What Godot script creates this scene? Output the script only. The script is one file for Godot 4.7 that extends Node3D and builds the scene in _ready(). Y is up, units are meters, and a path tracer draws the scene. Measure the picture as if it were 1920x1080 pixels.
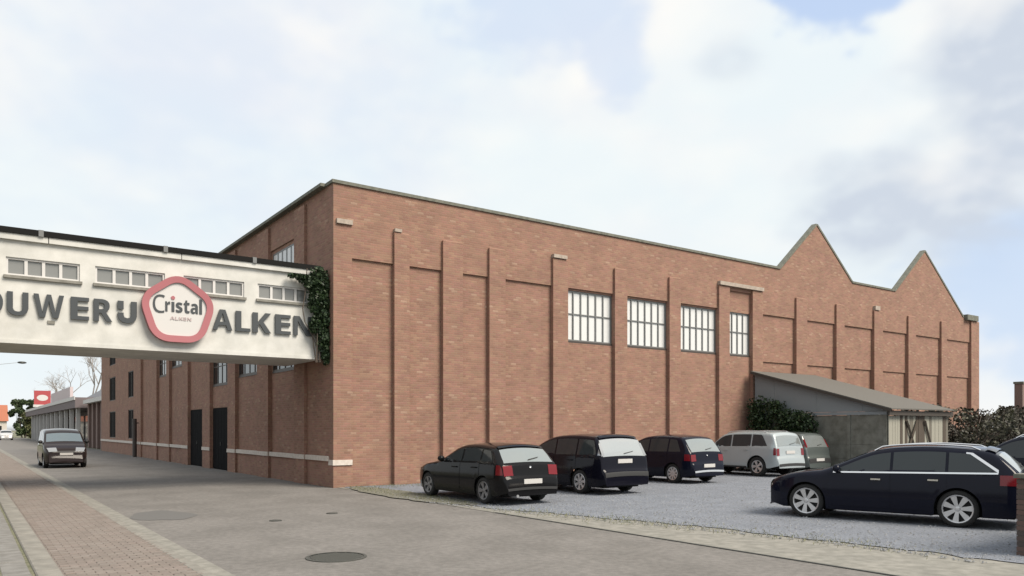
extends Node3D

var M := {}
var T := {}
var used := {}
var rng := RandomNumberGenerator.new()

# ---------------------------------------------------------------- camera, sky, sun
func set_view() -> void:
	var cam := Camera3D.new()
	cam.name = "camera"
	cam.projection = Camera3D.PROJECTION_FRUSTUM
	cam.near = 0.1
	cam.far = 1500.0
	cam.size = 0.1 * 1080.0 / 1450.0
	cam.frustum_offset = Vector2(0, 0.1 * 263.0 / 1450.0)
	cam.position = Vector3(-9.11, 1.8, 22.11)
	cam.rotation_degrees = Vector3(0, -35.4, 0)
	add_child(cam)
	cam.current = true
	var env := Environment.new()
	env.background_mode = Environment.BG_SKY
	var sk := Sky.new()
	var pm := PanoramaSkyMaterial.new()
	pm.panorama = sky_image()
	sk.sky_material = pm
	env.sky = sk
	env.tonemap_mode = Environment.TONE_MAPPER_LINEAR
	env.tonemap_exposure = 1.32
	env.ambient_light_source = Environment.AMBIENT_SOURCE_SKY
	env.sdfgi_enabled = true
	env.ssao_enabled = true
	env.ssil_enabled = true
	var we := WorldEnvironment.new()
	we.name = "world_environment"
	we.environment = env
	add_child(we)
	var sun := DirectionalLight3D.new()
	sun.name = "sun"
	sun.light_energy = 1.28
	sun.light_color = Color(1.0, 0.955, 0.89)
	sun.light_angular_distance = 30.0
	sun.shadow_enabled = true
	add_child(sun)
	var az := deg_to_rad(25.0)
	var el := deg_to_rad(48.0)
	var towards := Vector3(sin(az) * cos(el), sin(el), cos(az) * cos(el))
	sun.look_at_from_position(towards * 50.0, Vector3.ZERO, Vector3.UP)

func sky_image() -> ImageTexture:
	var w := 1536
	var h := 768
	var n := FastNoiseLite.new()
	n.seed = 11
	n.noise_type = FastNoiseLite.TYPE_SIMPLEX_SMOOTH
	n.fractal_octaves = 5
	n.frequency = 1.0
	var img := Image.create(w, h, false, Image.FORMAT_RGBF)
	# openings in the cloud: azimuth, height, half widths, share of blue, softness of the rim
	var gaps := [[38.0, 29.6, 8.0, 4.8, 0.5, 0.5], [42.8, 25.4, 2.6, 2.9, 0.45, 0.45], [59.4, 28.9, 5.0, 4.2, 0.95, 0.22], [69.5, 8.6, 7.0, 5.0, 0.85, 0.6], [70.5, 4.2, 3.0, 3.0, 0.7, 0.5], [14.0, 22.0, 18.0, 10.0, 0.34, 1.0], [-14.0, 17.0, 9.0, 7.0, 0.6, 0.5], [96.0, 24.0, 11.0, 8.0, 0.8, 0.4], [118.0, 12.0, 9.0, 5.0, 0.7, 0.5], [52.0, 46.0, 10.0, 6.0, 0.8, 0.4], [10.0, 52.0, 12.0, 6.0, 0.6, 0.5], [-60.0, 26.0, 12.0, 8.0, 0.7, 0.4], [-120.0, 20.0, 12.0, 7.0, 0.7, 0.4], [165.0, 24.0, 12.0, 7.0, 0.7, 0.4]]
	# greyer undersides of the thick cloud
	var greys := [[69.0, 20.5, 6.0, 7.0, 0.9], [61.0, 14.5, 6.5, 3.6, 0.9], [66.5, 12.5, 5.0, 4.0, 0.9], [51.0, 24.4, 2.2, 1.9, 0.35], [-30.0, 12.0, 8.0, 4.0, 0.6], [100.0, 14.0, 8.0, 4.0, 0.6], [140.0, 30.0, 10.0, 5.0, 0.6], [-95.0, 32.0, 10.0, 5.0, 0.6]]
	for j in h:
		var el := (0.5 - (j + 0.5) / h) * PI
		var eld := rad_to_deg(el)
		for i in w:
			if j > h / 2 + 4:
				img.set_pixel(i, j, Color(0.3, 0.3, 0.3))
				continue
			var az := (i + 0.5) / w * TAU
			var azd := rad_to_deg(az)
			var d := Vector3(sin(az) * cos(el), sin(el), -cos(az) * cos(el))
			var q := Vector3(d.x, d.y * 1.9, d.z)
			var n1 := n.get_noise_3dv(q * 2.6)
			var n2 := n.get_noise_3dv(q * 7.0 + Vector3(5, 1, 9))
			var n3 := n.get_noise_3dv(q * 22.0 + Vector3(2, 7, 3))
			var blue := 0.0
			for g in gaps:
				var da: float = wrapf(azd - g[0], -180.0, 180.0) * cos(el)
				var r := sqrt(pow(da / g[2], 2) + pow((eld - g[1]) / g[3], 2)) + n2 * 0.35 + n3 * 0.28
				blue = maxf(blue, g[4] * (1.0 - smoothstep(1.0 - g[5], 1.0 + g[5] * 0.4, r)))
			var grey := 0.0
			for g in greys:
				var da: float = wrapf(azd - g[0], -180.0, 180.0) * cos(el)
				var r := sqrt(pow(da / g[2], 2) + pow((eld - g[1]) / g[3], 2)) + n2 * 0.5 + n3 * 0.12
				grey = maxf(grey, g[4] * (1.0 - smoothstep(0.3, 1.25, r)))
			var cloud := Color(0.85, 0.865, 0.875).lerp(Color(0.92, 0.91, 0.885), clampf(n2 * 1.4 + 0.3, 0, 1))
			cloud = cloud.lerp(Color(0.76, 0.86, 0.90), clampf(n1 * 0.9 + 0.32, 0.0, 0.6))
			cloud = cloud.lerp(Color(0.58, 0.64, 0.73), clampf(grey * (1.0 + n3 * 0.7), 0, 0.95))
			var sky_c := Color(0.44, 0.57, 0.83).lerp(Color(0.60, 0.72, 0.88), clampf(1.0 - eld / 40.0, 0, 1))
			img.set_pixel(i, j, cloud.lerp(sky_c, blue) * 0.815)
	return ImageTexture.create_from_image(img)

# ---------------------------------------------------------------- naming
func numbered(called: String) -> String:
	var k: int = used.get(called, 0)
	used[called] = k + 1
	return called if k == 0 else "%s_%03d" % [called, k]

func tag(o: Node, label: String, category: String, group := "") -> Node:
	o.set_meta("label", label)
	o.set_meta("category", category)
	if group:
		o.set_meta("group", group)
	return o

func thing(called: String, label: String, category: String, at := Vector3.ZERO, turn := 0.0, group := "") -> Node3D:
	var o := Node3D.new()
	o.name = numbered(called)
	add_child(o)
	o.position = at
	o.rotation_degrees.y = turn
	tag(o, label, category, group)
	return o

func part(st: SurfaceTool, called: String, m: Material, parent: Node) -> MeshInstance3D:
	var mi := MeshInstance3D.new()
	mi.mesh = st.commit()
	mi.material_override = m
	mi.name = numbered(called) if parent == self else called
	parent.add_child(mi, true)
	return mi

func same(mesh: Mesh, called: String, m: Material, parent: Node, at := Vector3.ZERO) -> MeshInstance3D:
	var mi := MeshInstance3D.new()
	mi.mesh = mesh
	mi.material_override = m
	mi.name = called
	parent.add_child(mi, true)
	mi.position = at
	return mi

func structure(st: SurfaceTool, called: String, m: Material) -> MeshInstance3D:
	var o := part(st, called, m, self)
	o.set_meta("kind", "structure")
	return o

# ---------------------------------------------------------------- shapes
func tool() -> SurfaceTool:
	var st := SurfaceTool.new()
	st.begin(Mesh.PRIMITIVE_TRIANGLES)
	return st

# corners given anticlockwise as seen from outside
func quad(st: SurfaceTool, a: Vector3, b: Vector3, c: Vector3, d: Vector3) -> void:
	var nn := (b - a).cross(c - a)
	if nn.length_squared() < 1e-14:
		nn = (c - a).cross(d - a)
	st.set_normal(nn.normalized())
	for v in [a, c, b, a, d, c]:
		st.add_vertex(v)

func tri(st: SurfaceTool, a: Vector3, b: Vector3, c: Vector3) -> void:
	st.set_normal((b - a).cross(c - a).normalized())
	for v in [a, c, b]:
		st.add_vertex(v)

func box(st: SurfaceTool, lo: Vector3, hi: Vector3) -> void:
	var a := lo
	var b := hi
	quad(st, Vector3(a.x, a.y, b.z), Vector3(b.x, a.y, b.z), Vector3(b.x, b.y, b.z), Vector3(a.x, b.y, b.z))
	quad(st, Vector3(b.x, a.y, a.z), Vector3(a.x, a.y, a.z), Vector3(a.x, b.y, a.z), Vector3(b.x, b.y, a.z))
	quad(st, Vector3(b.x, a.y, b.z), Vector3(b.x, a.y, a.z), Vector3(b.x, b.y, a.z), Vector3(b.x, b.y, b.z))
	quad(st, Vector3(a.x, a.y, a.z), Vector3(a.x, a.y, b.z), Vector3(a.x, b.y, b.z), Vector3(a.x, b.y, a.z))
	quad(st, Vector3(a.x, b.y, b.z), Vector3(b.x, b.y, b.z), Vector3(b.x, b.y, a.z), Vector3(a.x, b.y, a.z))
	quad(st, Vector3(a.x, a.y, a.z), Vector3(b.x, a.y, a.z), Vector3(b.x, a.y, b.z), Vector3(a.x, a.y, b.z))

# a box with its upper edges cut at an angle
func slab(st: SurfaceTool, lo: Vector3, hi: Vector3, ch := 0.01) -> void:
	var b := [Vector3(lo.x, lo.y, hi.z), Vector3(hi.x, lo.y, hi.z), Vector3(hi.x, lo.y, lo.z), Vector3(lo.x, lo.y, lo.z)]
	var m := []
	var t := []
	for k in 4:
		var v: Vector3 = b[k]
		m.append(Vector3(v.x, hi.y - ch, v.z))
		t.append(Vector3(v.x + (ch if k in [0, 3] else -ch), hi.y, v.z + (-ch if k in [0, 1] else ch)))
	for k in 4:
		var l := (k + 1) % 4
		quad(st, b[k], b[l], m[l], m[k])
		quad(st, m[k], m[l], t[l], t[k])
	quad(st, t[0], t[1], t[2], t[3])

func box_part(lo: Vector3, hi: Vector3, called: String, m: Material, parent: Node) -> MeshInstance3D:
	var st := tool()
	box(st, lo, hi)
	return part(st, called, m, parent)

# an upright polygon (x, y), anticlockwise, from z0 back to z1 (z0 > z1)
func prism(st: SurfaceTool, poly: PackedVector2Array, z0: float, z1: float) -> void:
	var ids := Geometry2D.triangulate_polygon(poly)
	for k in range(0, ids.size(), 3):
		var a := poly[ids[k]]
		var b := poly[ids[k + 1]]
		var c := poly[ids[k + 2]]
		if (b - a).cross(c - a) < 0:
			var s := b
			b = c
			c = s
		tri(st, Vector3(a.x, a.y, z0), Vector3(b.x, b.y, z0), Vector3(c.x, c.y, z0))
		tri(st, Vector3(a.x, a.y, z1), Vector3(c.x, c.y, z1), Vector3(b.x, b.y, z1))
	for k in poly.size():
		var a := poly[k]
		var b := poly[(k + 1) % poly.size()]
		quad(st, Vector3(a.x, a.y, z0), Vector3(a.x, a.y, z1), Vector3(b.x, b.y, z1), Vector3(b.x, b.y, z0))

func tube(st: SurfaceTool, a: Vector3, b: Vector3, ra: float, rb: float, seg := 6) -> void:
	var d := (b - a).normalized()
	var u := d.cross(Vector3.UP if absf(d.y) < 0.9 else Vector3.RIGHT).normalized()
	var v := d.cross(u)
	for k in seg:
		var p := TAU * k / seg
		var q := TAU * (k + 1) / seg
		var e := u * cos(p) + v * sin(p)
		var f := u * cos(q) + v * sin(q)
		quad(st, a + e * ra, a + f * ra, b + f * rb, b + e * rb)
		tri(st, b, b + e * rb, b + f * rb)
		tri(st, a, a + f * ra, a + e * ra)

# turned about the x axis: pairs of (x, radius)
func lathe(st: SurfaceTool, pts: Array, seg := 24) -> void:
	for k in seg:
		var p := TAU * k / seg
		var q := TAU * (k + 1) / seg
		for i in pts.size() - 1:
			var a: Vector2 = pts[i]
			var b: Vector2 = pts[i + 1]
			quad(st, Vector3(a.x, a.y * cos(p), a.y * sin(p)), Vector3(b.x, b.y * cos(p), b.y * sin(p)), Vector3(b.x, b.y * cos(q), b.y * sin(q)), Vector3(a.x, a.y * cos(q), a.y * sin(q)))

# a wall face made of cells: front at depth(x, y); INF is an opening. Side faces join cells of unequal depth. back is the depth reached in openings
func relief(st: SurfaceTool, xs: Array, ys: Array, depth: Callable, place: Callable, back: float) -> void:
	var dd := []
	for i in xs.size() - 1:
		var col := []
		for j in ys.size() - 1:
			col.append(depth.call((xs[i] + xs[i + 1]) * 0.5, (ys[j] + ys[j + 1]) * 0.5))
		dd.append(col)
	for i in xs.size() - 1:
		for j in ys.size() - 1:
			var d: float = dd[i][j]
			var e := back if is_inf(d) else d
			if not is_inf(d):
				quad(st, place.call(xs[i], ys[j], d), place.call(xs[i + 1], ys[j], d), place.call(xs[i + 1], ys[j + 1], d), place.call(xs[i], ys[j + 1], d))
			if i + 2 < xs.size():
				var f: float = dd[i + 1][j]
				f = back if is_inf(f) else f
				if absf(e - f) > 1e-4:
					quad(st, place.call(xs[i + 1], ys[j], e), place.call(xs[i + 1], ys[j], f), place.call(xs[i + 1], ys[j + 1], f), place.call(xs[i + 1], ys[j + 1], e))
			if j + 2 < ys.size():
				var f: float = dd[i][j + 1]
				f = back if is_inf(f) else f
				if absf(e - f) > 1e-4:
					quad(st, place.call(xs[i], ys[j + 1], e), place.call(xs[i + 1], ys[j + 1], e), place.call(xs[i + 1], ys[j + 1], f), place.call(xs[i], ys[j + 1], f))

func sheet(st: SurfaceTool, x0: float, z0: float, x1: float, z1: float, y: float) -> void:
	quad(st, Vector3(x0, y, z1), Vector3(x1, y, z1), Vector3(x1, y, z0), Vector3(x0, y, z0))

func fit_text(words: String, lo: Vector2, hi: Vector2, z: float, thick: float, m: Material, parent: Node, called := "letter", bold := true) -> MeshInstance3D:
	var tm := TextMesh.new()
	var f := SystemFont.new()
	f.font_names = PackedStringArray(["Droid Sans"])
	f.font_weight = 700 if bold else 400
	tm.font = f
	tm.text = words
	tm.font_size = 48
	tm.pixel_size = 0.01
	tm.depth = thick
	tm.material = m
	var mi := MeshInstance3D.new()
	mi.mesh = tm
	mi.name = called
	parent.add_child(mi, true)
	var bb := tm.get_aabb()
	var s := Vector3((hi.x - lo.x) / bb.size.x, (hi.y - lo.y) / bb.size.y, 1.0)
	mi.scale = s
	mi.position = Vector3(lo.x - bb.position.x * s.x, lo.y - bb.position.y * s.y, z)
	return mi

# leaves spread through an ellipsoid
func leaves(st: SurfaceTool, count: int, c: Vector3, r: Vector3, size: float, ca: Color, cb: Color) -> void:
	for k in count:
		var d := Vector3(rng.randfn(), rng.randfn(), rng.randfn()).normalized() * pow(rng.randf(), 0.42)
		leaf(st, c + d * r, size * rng.randf_range(0.6, 1.3), ca.lerp(cb, rng.randf()))

func leaf(st: SurfaceTool, p: Vector3, s: float, col: Color) -> void:
	var u := Vector3(rng.randfn(), rng.randfn(), rng.randfn()).normalized()
	var v := u.cross(Vector3(rng.randfn(), rng.randfn(), rng.randfn()).normalized()).normalized() * s * 0.38
	u *= s * 0.5
	st.set_color(col)
	quad(st, p - u, p + v, p + u, p - v)

# ---------------------------------------------------------------- materials
func lin(r: float, g: float, b: float) -> Color:
	return Color(r, g, b).linear_to_srgb()

func plain(key: String, c: Color, rough := 0.7, metal := 0.0) -> StandardMaterial3D:
	var m := StandardMaterial3D.new()
	m.resource_name = key
	m.albedo_color = c
	m.roughness = rough
	m.metallic = metal
	M[key] = m
	return m

func wrap_world(m: StandardMaterial3D, metres: float, detail_metres := 0.0, detail: Texture2D = null) -> void:
	m.uv1_triplanar = true
	m.uv1_world_triplanar = true
	m.uv1_scale = Vector3.ONE / metres
	m.uv1_triplanar_sharpness = 8.0
	if detail:
		m.detail_enabled = true
		m.detail_albedo = detail
		m.detail_blend_mode = BaseMaterial3D.BLEND_MODE_MUL
		m.detail_uv_layer = BaseMaterial3D.DETAIL_UV_2
		m.uv2_triplanar = true
		m.uv2_world_triplanar = true
		m.uv2_scale = Vector3.ONE / detail_metres
		m.uv2_triplanar_sharpness = 8.0

# seamless noise between two linear colours with grain, and its relief
func mottle(size: int, sd: int, freq: float, oct: int, ca: Color, cb: Color, grain: float, contrast := 1.0) -> ImageTexture:
	var n := FastNoiseLite.new()
	n.seed = sd
	n.frequency = freq
	n.fractal_octaves = oct
	n.noise_type = FastNoiseLite.TYPE_SIMPLEX_SMOOTH
	var im := n.get_seamless_image(size, size)
	var data := im.get_data()
	var outb := PackedByteArray()
	outb.resize(size * size * 3)
	var r := RandomNumberGenerator.new()
	r.seed = sd + 100
	for k in size * size:
		var t := clampf((data[k] / 255.0 - 0.5) * contrast + 0.5, 0, 1)
		var g := 1.0 + r.randf_range(-grain, grain)
		var c := Color((ca.r + (cb.r - ca.r) * t) * g, (ca.g + (cb.g - ca.g) * t) * g, (ca.b + (cb.b - ca.b) * t) * g).linear_to_srgb()
		outb[k * 3] = clampi(int(c.r * 255.0 + 0.5), 0, 255)
		outb[k * 3 + 1] = clampi(int(c.g * 255.0 + 0.5), 0, 255)
		outb[k * 3 + 2] = clampi(int(c.b * 255.0 + 0.5), 0, 255)
	return ImageTexture.create_from_image(Image.create_from_data(size, size, false, Image.FORMAT_RGB8, outb))

func brick_textures() -> Array:
	var nx := 16
	var ny := 48
	var bw := 60
	var bh := 20
	var w := nx * bw
	var h := ny * bh
	var r := RandomNumberGenerator.new()
	r.seed = 5
	var tones := [Vector3(0.255, 0.15, 0.112), Vector3(0.26, 0.145, 0.112), Vector3(0.235, 0.14, 0.106), Vector3(0.26, 0.163, 0.118), Vector3(0.245, 0.136, 0.11), Vector3(0.225, 0.13, 0.098)]
	var col := PackedByteArray()
	col.resize(w * h * 3)
	var hei := PackedByteArray()
	hei.resize(w * h)
	for cy in ny:
		for cx in nx:
			var t: Vector3 = tones[r.randi() % 6] * r.randf_range(0.93, 1.08) * 1.1
			if r.randf() < 0.03:
				t = Vector3(0.33, 0.222, 0.17) * r.randf_range(0.92, 1.08)
			var lift := r.randi_range(165, 215)
			for y in bh:
				for x in bw:
					var px := (cx * bw + x + (30 if cy % 2 else 0)) % w
					var k := (cy * bh + y) * w + px
					var joint := x < 3 or y < 3
					var v := (Vector3(0.275, 0.182, 0.14) if joint else t * Vector3(1.02, 0.985, 0.96)) * r.randf_range(0.9, 1.1)
					var c := Color(v.x, v.y, v.z).linear_to_srgb()
					col[k * 3] = int(c.r * 255.0)
					col[k * 3 + 1] = int(c.g * 255.0)
					col[k * 3 + 2] = int(c.b * 255.0)
					hei[k] = r.randi_range(60, 90) if joint else lift + r.randi_range(-14, 14)
	return [ImageTexture.create_from_image(Image.create_from_data(w, h, false, Image.FORMAT_RGB8, col)), ImageTexture.create_from_image(Image.create_from_data(w, h, false, Image.FORMAT_L8, hei))]

func make_materials() -> void:
	var bt := brick_textures()
	T.weather = mottle(512, 21, 0.012, 5, Color(0.85, 0.85, 0.835), Color(1.0, 0.99, 0.97), 0.03, 1.5)
	T.stains = mottle(512, 31, 0.01, 4, Color(0.78, 0.78, 0.775), Color(1.0, 1.0, 1.0), 0.04, 1.4)
	var b := plain("brick", Color.WHITE, 0.92)
	b.albedo_texture = bt[0]
	b.heightmap_enabled = true
	b.heightmap_texture = bt[1]
	b.heightmap_scale = 0.6
	wrap_world(b, 3.52, 7.3, T.weather)
	var as_ := plain("asphalt", Color.WHITE, 0.9)
	as_.albedo_texture = mottle(512, 41, 0.03, 5, Color(0.135, 0.128, 0.12), Color(0.19, 0.178, 0.168), 0.2, 1.3)
	wrap_world(as_, 2.3, 9.0, T.stains)
	var gr := plain("gravel", Color.WHITE, 0.95)
	gr.albedo_texture = mottle(1024, 51, 0.05, 4, Color(0.162, 0.178, 0.215), Color(0.262, 0.285, 0.332), 0.35, 1.6)
	gr.heightmap_enabled = true
	gr.heightmap_texture = mottle(1024, 52, 0.2, 2, Color(0, 0, 0), Color(1, 1, 1), 0.2, 1.6)
	gr.heightmap_scale = 2.0
	wrap_world(gr, 4.0, 6.0, T.weather)
	var cc := plain("concrete", Color.WHITE, 0.9)
	cc.albedo_texture = mottle(512, 61, 0.02, 5, Color(0.18, 0.176, 0.158), Color(0.26, 0.252, 0.23), 0.08, 1.4)
	wrap_world(cc, 2.7, 5.0, T.weather)
	var kc := plain("kerb_concrete", Color.WHITE, 0.9)
	kc.albedo_texture = mottle(256, 62, 0.02, 5, Color(0.18, 0.172, 0.155), Color(0.24, 0.23, 0.208), 0.08, 1.4)
	wrap_world(kc, 1.7, 4.0, T.weather)
	var sg := plain("slab_grey", Color.WHITE, 0.9)
	sg.albedo_texture = mottle(256, 65, 0.03, 5, Color(0.135, 0.13, 0.12), Color(0.20, 0.195, 0.185), 0.12, 1.4)
	wrap_world(sg, 1.9)
	for k in 4:
		var pv := plain("paver%d" % k, Color.WHITE, 0.9)
		pv.albedo_texture = mottle(128, 70 + k, 0.05, 3, [Color(0.165, 0.14, 0.125), Color(0.18, 0.15, 0.135), Color(0.16, 0.136, 0.122), Color(0.182, 0.158, 0.142)][k], [Color(0.195, 0.168, 0.15), Color(0.21, 0.178, 0.162), Color(0.19, 0.162, 0.146), Color(0.212, 0.186, 0.17)][k], 0.1)
		wrap_world(pv, 0.6, 3.0, T.weather)
	var so := plain("soil", Color.WHITE, 0.95)
	so.albedo_texture = mottle(512, 81, 0.03, 5, Color(0.10, 0.11, 0.06), Color(0.20, 0.19, 0.13), 0.2, 1.5)
	wrap_world(so, 3.0, 17.0, T.stains)
	var ea := plain("earth", Color.WHITE, 0.95)
	ea.albedo_texture = mottle(512, 83, 0.03, 5, Color(0.085, 0.09, 0.065), Color(0.19, 0.18, 0.15), 0.25, 1.8)
	wrap_world(ea, 1.7)
	var st := plain("stone", Color.WHITE, 0.85)
	st.albedo_texture = mottle(256, 91, 0.03, 5, Color(0.33, 0.28, 0.24), Color(0.43, 0.37, 0.32), 0.06, 1.3)
	wrap_world(st, 1.4, 3.0, T.weather)
	var ps := plain("pale_stone", Color.WHITE, 0.85)
	ps.albedo_texture = mottle(256, 93, 0.03, 5, Color(0.50, 0.45, 0.40), Color(0.62, 0.57, 0.52), 0.06, 1.3)
	wrap_world(ps, 1.4)
	var wp := plain("white_render", Color.WHITE, 0.75)
	wp.albedo_texture = mottle(512, 95, 0.012, 5, Color(0.55, 0.55, 0.53), Color(0.62, 0.62, 0.605), 0.03, 1.5)
	wrap_world(wp, 3.1, 7.0, T.weather)
	var cp := plain("coping", Color.WHITE, 0.8)
	cp.albedo_texture = mottle(256, 97, 0.03, 4, Color(0.10, 0.105, 0.085), Color(0.17, 0.17, 0.14), 0.1, 1.3)
	wrap_world(cp, 1.9)
	plain("dark_gutter", lin(0.015, 0.015, 0.015), 0.85).metallic_specular = 0.2
	plain("roof_felt", lin(0.08, 0.08, 0.085), 0.9)
	plain("frosted", lin(0.64, 0.65, 0.65), 0.22)
	plain("steel_frame", lin(0.16, 0.165, 0.165), 0.45, 0.2)
	plain("dark_frame", lin(0.05, 0.04, 0.035), 0.5)
	plain("dark_glass", lin(0.02, 0.024, 0.026), 0.06).metallic_specular = 0.75
	plain("slit_glass", lin(0.012, 0.011, 0.011), 0.7).metallic_specular = 0.1
	plain("grey_glass", lin(0.20, 0.205, 0.20), 0.12).metallic_specular = 0.6
	plain("black_door", lin(0.010, 0.010, 0.011), 0.8).metallic_specular = 0.15
	plain("letter_paint", lin(0.045, 0.052, 0.058), 0.5)
	plain("red_enamel", lin(0.36, 0.125, 0.14), 0.4)
	plain("white_enamel", lin(0.56, 0.55, 0.54), 0.4)
	plain("pink_print", lin(0.44, 0.36, 0.36), 0.5)
	plain("iron", lin(0.075, 0.077, 0.07), 0.6, 0.3)
	plain("rubber", lin(0.014, 0.014, 0.014), 0.85)
	plain("well", lin(0.006, 0.006, 0.006), 0.95)
	plain("alloy", lin(0.55, 0.55, 0.56), 0.32, 0.75)
	plain("dark_alloy", lin(0.22, 0.22, 0.23), 0.4, 0.7)
	plain("chrome", lin(0.75, 0.75, 0.76), 0.15, 1.0)
	plain("plastic", lin(0.02, 0.02, 0.021), 0.6)
	plain("tail_red", lin(0.15, 0.008, 0.013), 0.12)
	plain("lamp_clear", lin(0.36, 0.37, 0.38), 0.12, 0.5)
	plain("plate", lin(0.5, 0.485, 0.47), 0.4)
	plain("plate_print", lin(0.35, 0.03, 0.04), 0.5)
	plain("car_glass", lin(0.028, 0.034, 0.038), 0.04, 0.0).metallic_specular = 0.45
	plain("sheen_glass", lin(0.34, 0.37, 0.37), 0.07, 0.6)  # pale base colour stands in for sky reflected in the rear windows
	plain("bright_glass", lin(0.5, 0.52, 0.52), 0.07, 0.65)  # paler still: more of the sky reflection put into the base colour
	plain("sky_glass", lin(0.16, 0.2, 0.225), 0.06, 0.4)  # bluish base colour stands in for sky reflected in the windscreen
	for a in [["black", 0.008, 0.008, 0.009, 0.25], ["blue_black", 0.006, 0.006, 0.011, 0.28], ["navy", 0.006, 0.007, 0.015, 0.25], ["silver", 0.33, 0.37, 0.385, 0.34], ["grey", 0.075, 0.088, 0.085, 0.32], ["brown", 0.022, 0.016, 0.016, 0.3], ["pale", 0.5, 0.5, 0.5, 0.3]]:
		var p := plain("paint_" + a[0], lin(a[1], a[2], a[3]), a[4], 0.12 if a[0] in ["silver", "grey", "pale"] else 0.0)
		if a[0] in ["silver", "grey", "pale"]:
			p.clearcoat_enabled = true
			p.clearcoat = 0.6
			p.clearcoat_roughness = 0.04
		else:
			p.roughness = 0.1
			p.metallic_specular = 0.3
	var lf := plain("leaf", Color.WHITE, 0.6)
	lf.vertex_color_use_as_albedo = true
	lf.cull_mode = BaseMaterial3D.CULL_DISABLED
	lf.backlight_enabled = true
	lf.backlight = Color(0.1, 0.14, 0.05)
	plain("hazed_bark", lin(0.30, 0.28, 0.27), 0.9)  # bare trees only: distance haze is put into this bark colour
	plain("bark", lin(0.10, 0.08, 0.065), 0.9)
	plain("grey_sheet", lin(0.21, 0.235, 0.25), 0.7)
	plain("shed_roof", lin(0.105, 0.10, 0.09), 0.9)
	plain("beam", lin(0.05, 0.042, 0.035), 0.8)
	var sc := plain("shed_concrete", Color.WHITE, 0.9)
	sc.albedo_texture = mottle(256, 111, 0.02, 5, Color(0.11, 0.11, 0.092), Color(0.17, 0.17, 0.148), 0.1, 1.5)
	wrap_world(sc, 2.3)
	plain("board_pale", lin(0.28, 0.27, 0.225), 0.85)
	plain("board_brown", lin(0.07, 0.055, 0.042), 0.9)
	plain("board_mid", lin(0.13, 0.118, 0.095), 0.85)
	plain("shop_wall", lin(0.15, 0.125, 0.13), 0.85)
	plain("portal_wall", lin(0.18, 0.125, 0.11), 0.85)
	plain("shop_white", lin(0.55, 0.54, 0.53), 0.7)
	plain("pale_panel", lin(0.52, 0.45, 0.46), 0.7)
	plain("slate", lin(0.13, 0.135, 0.15), 0.8)
	plain("red_sign", lin(0.36, 0.06, 0.065), 0.5)
	plain("roof_tile", lin(0.33, 0.12, 0.07), 0.9)
	plain("plaster", lin(0.5, 0.47, 0.43), 0.9)

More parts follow.
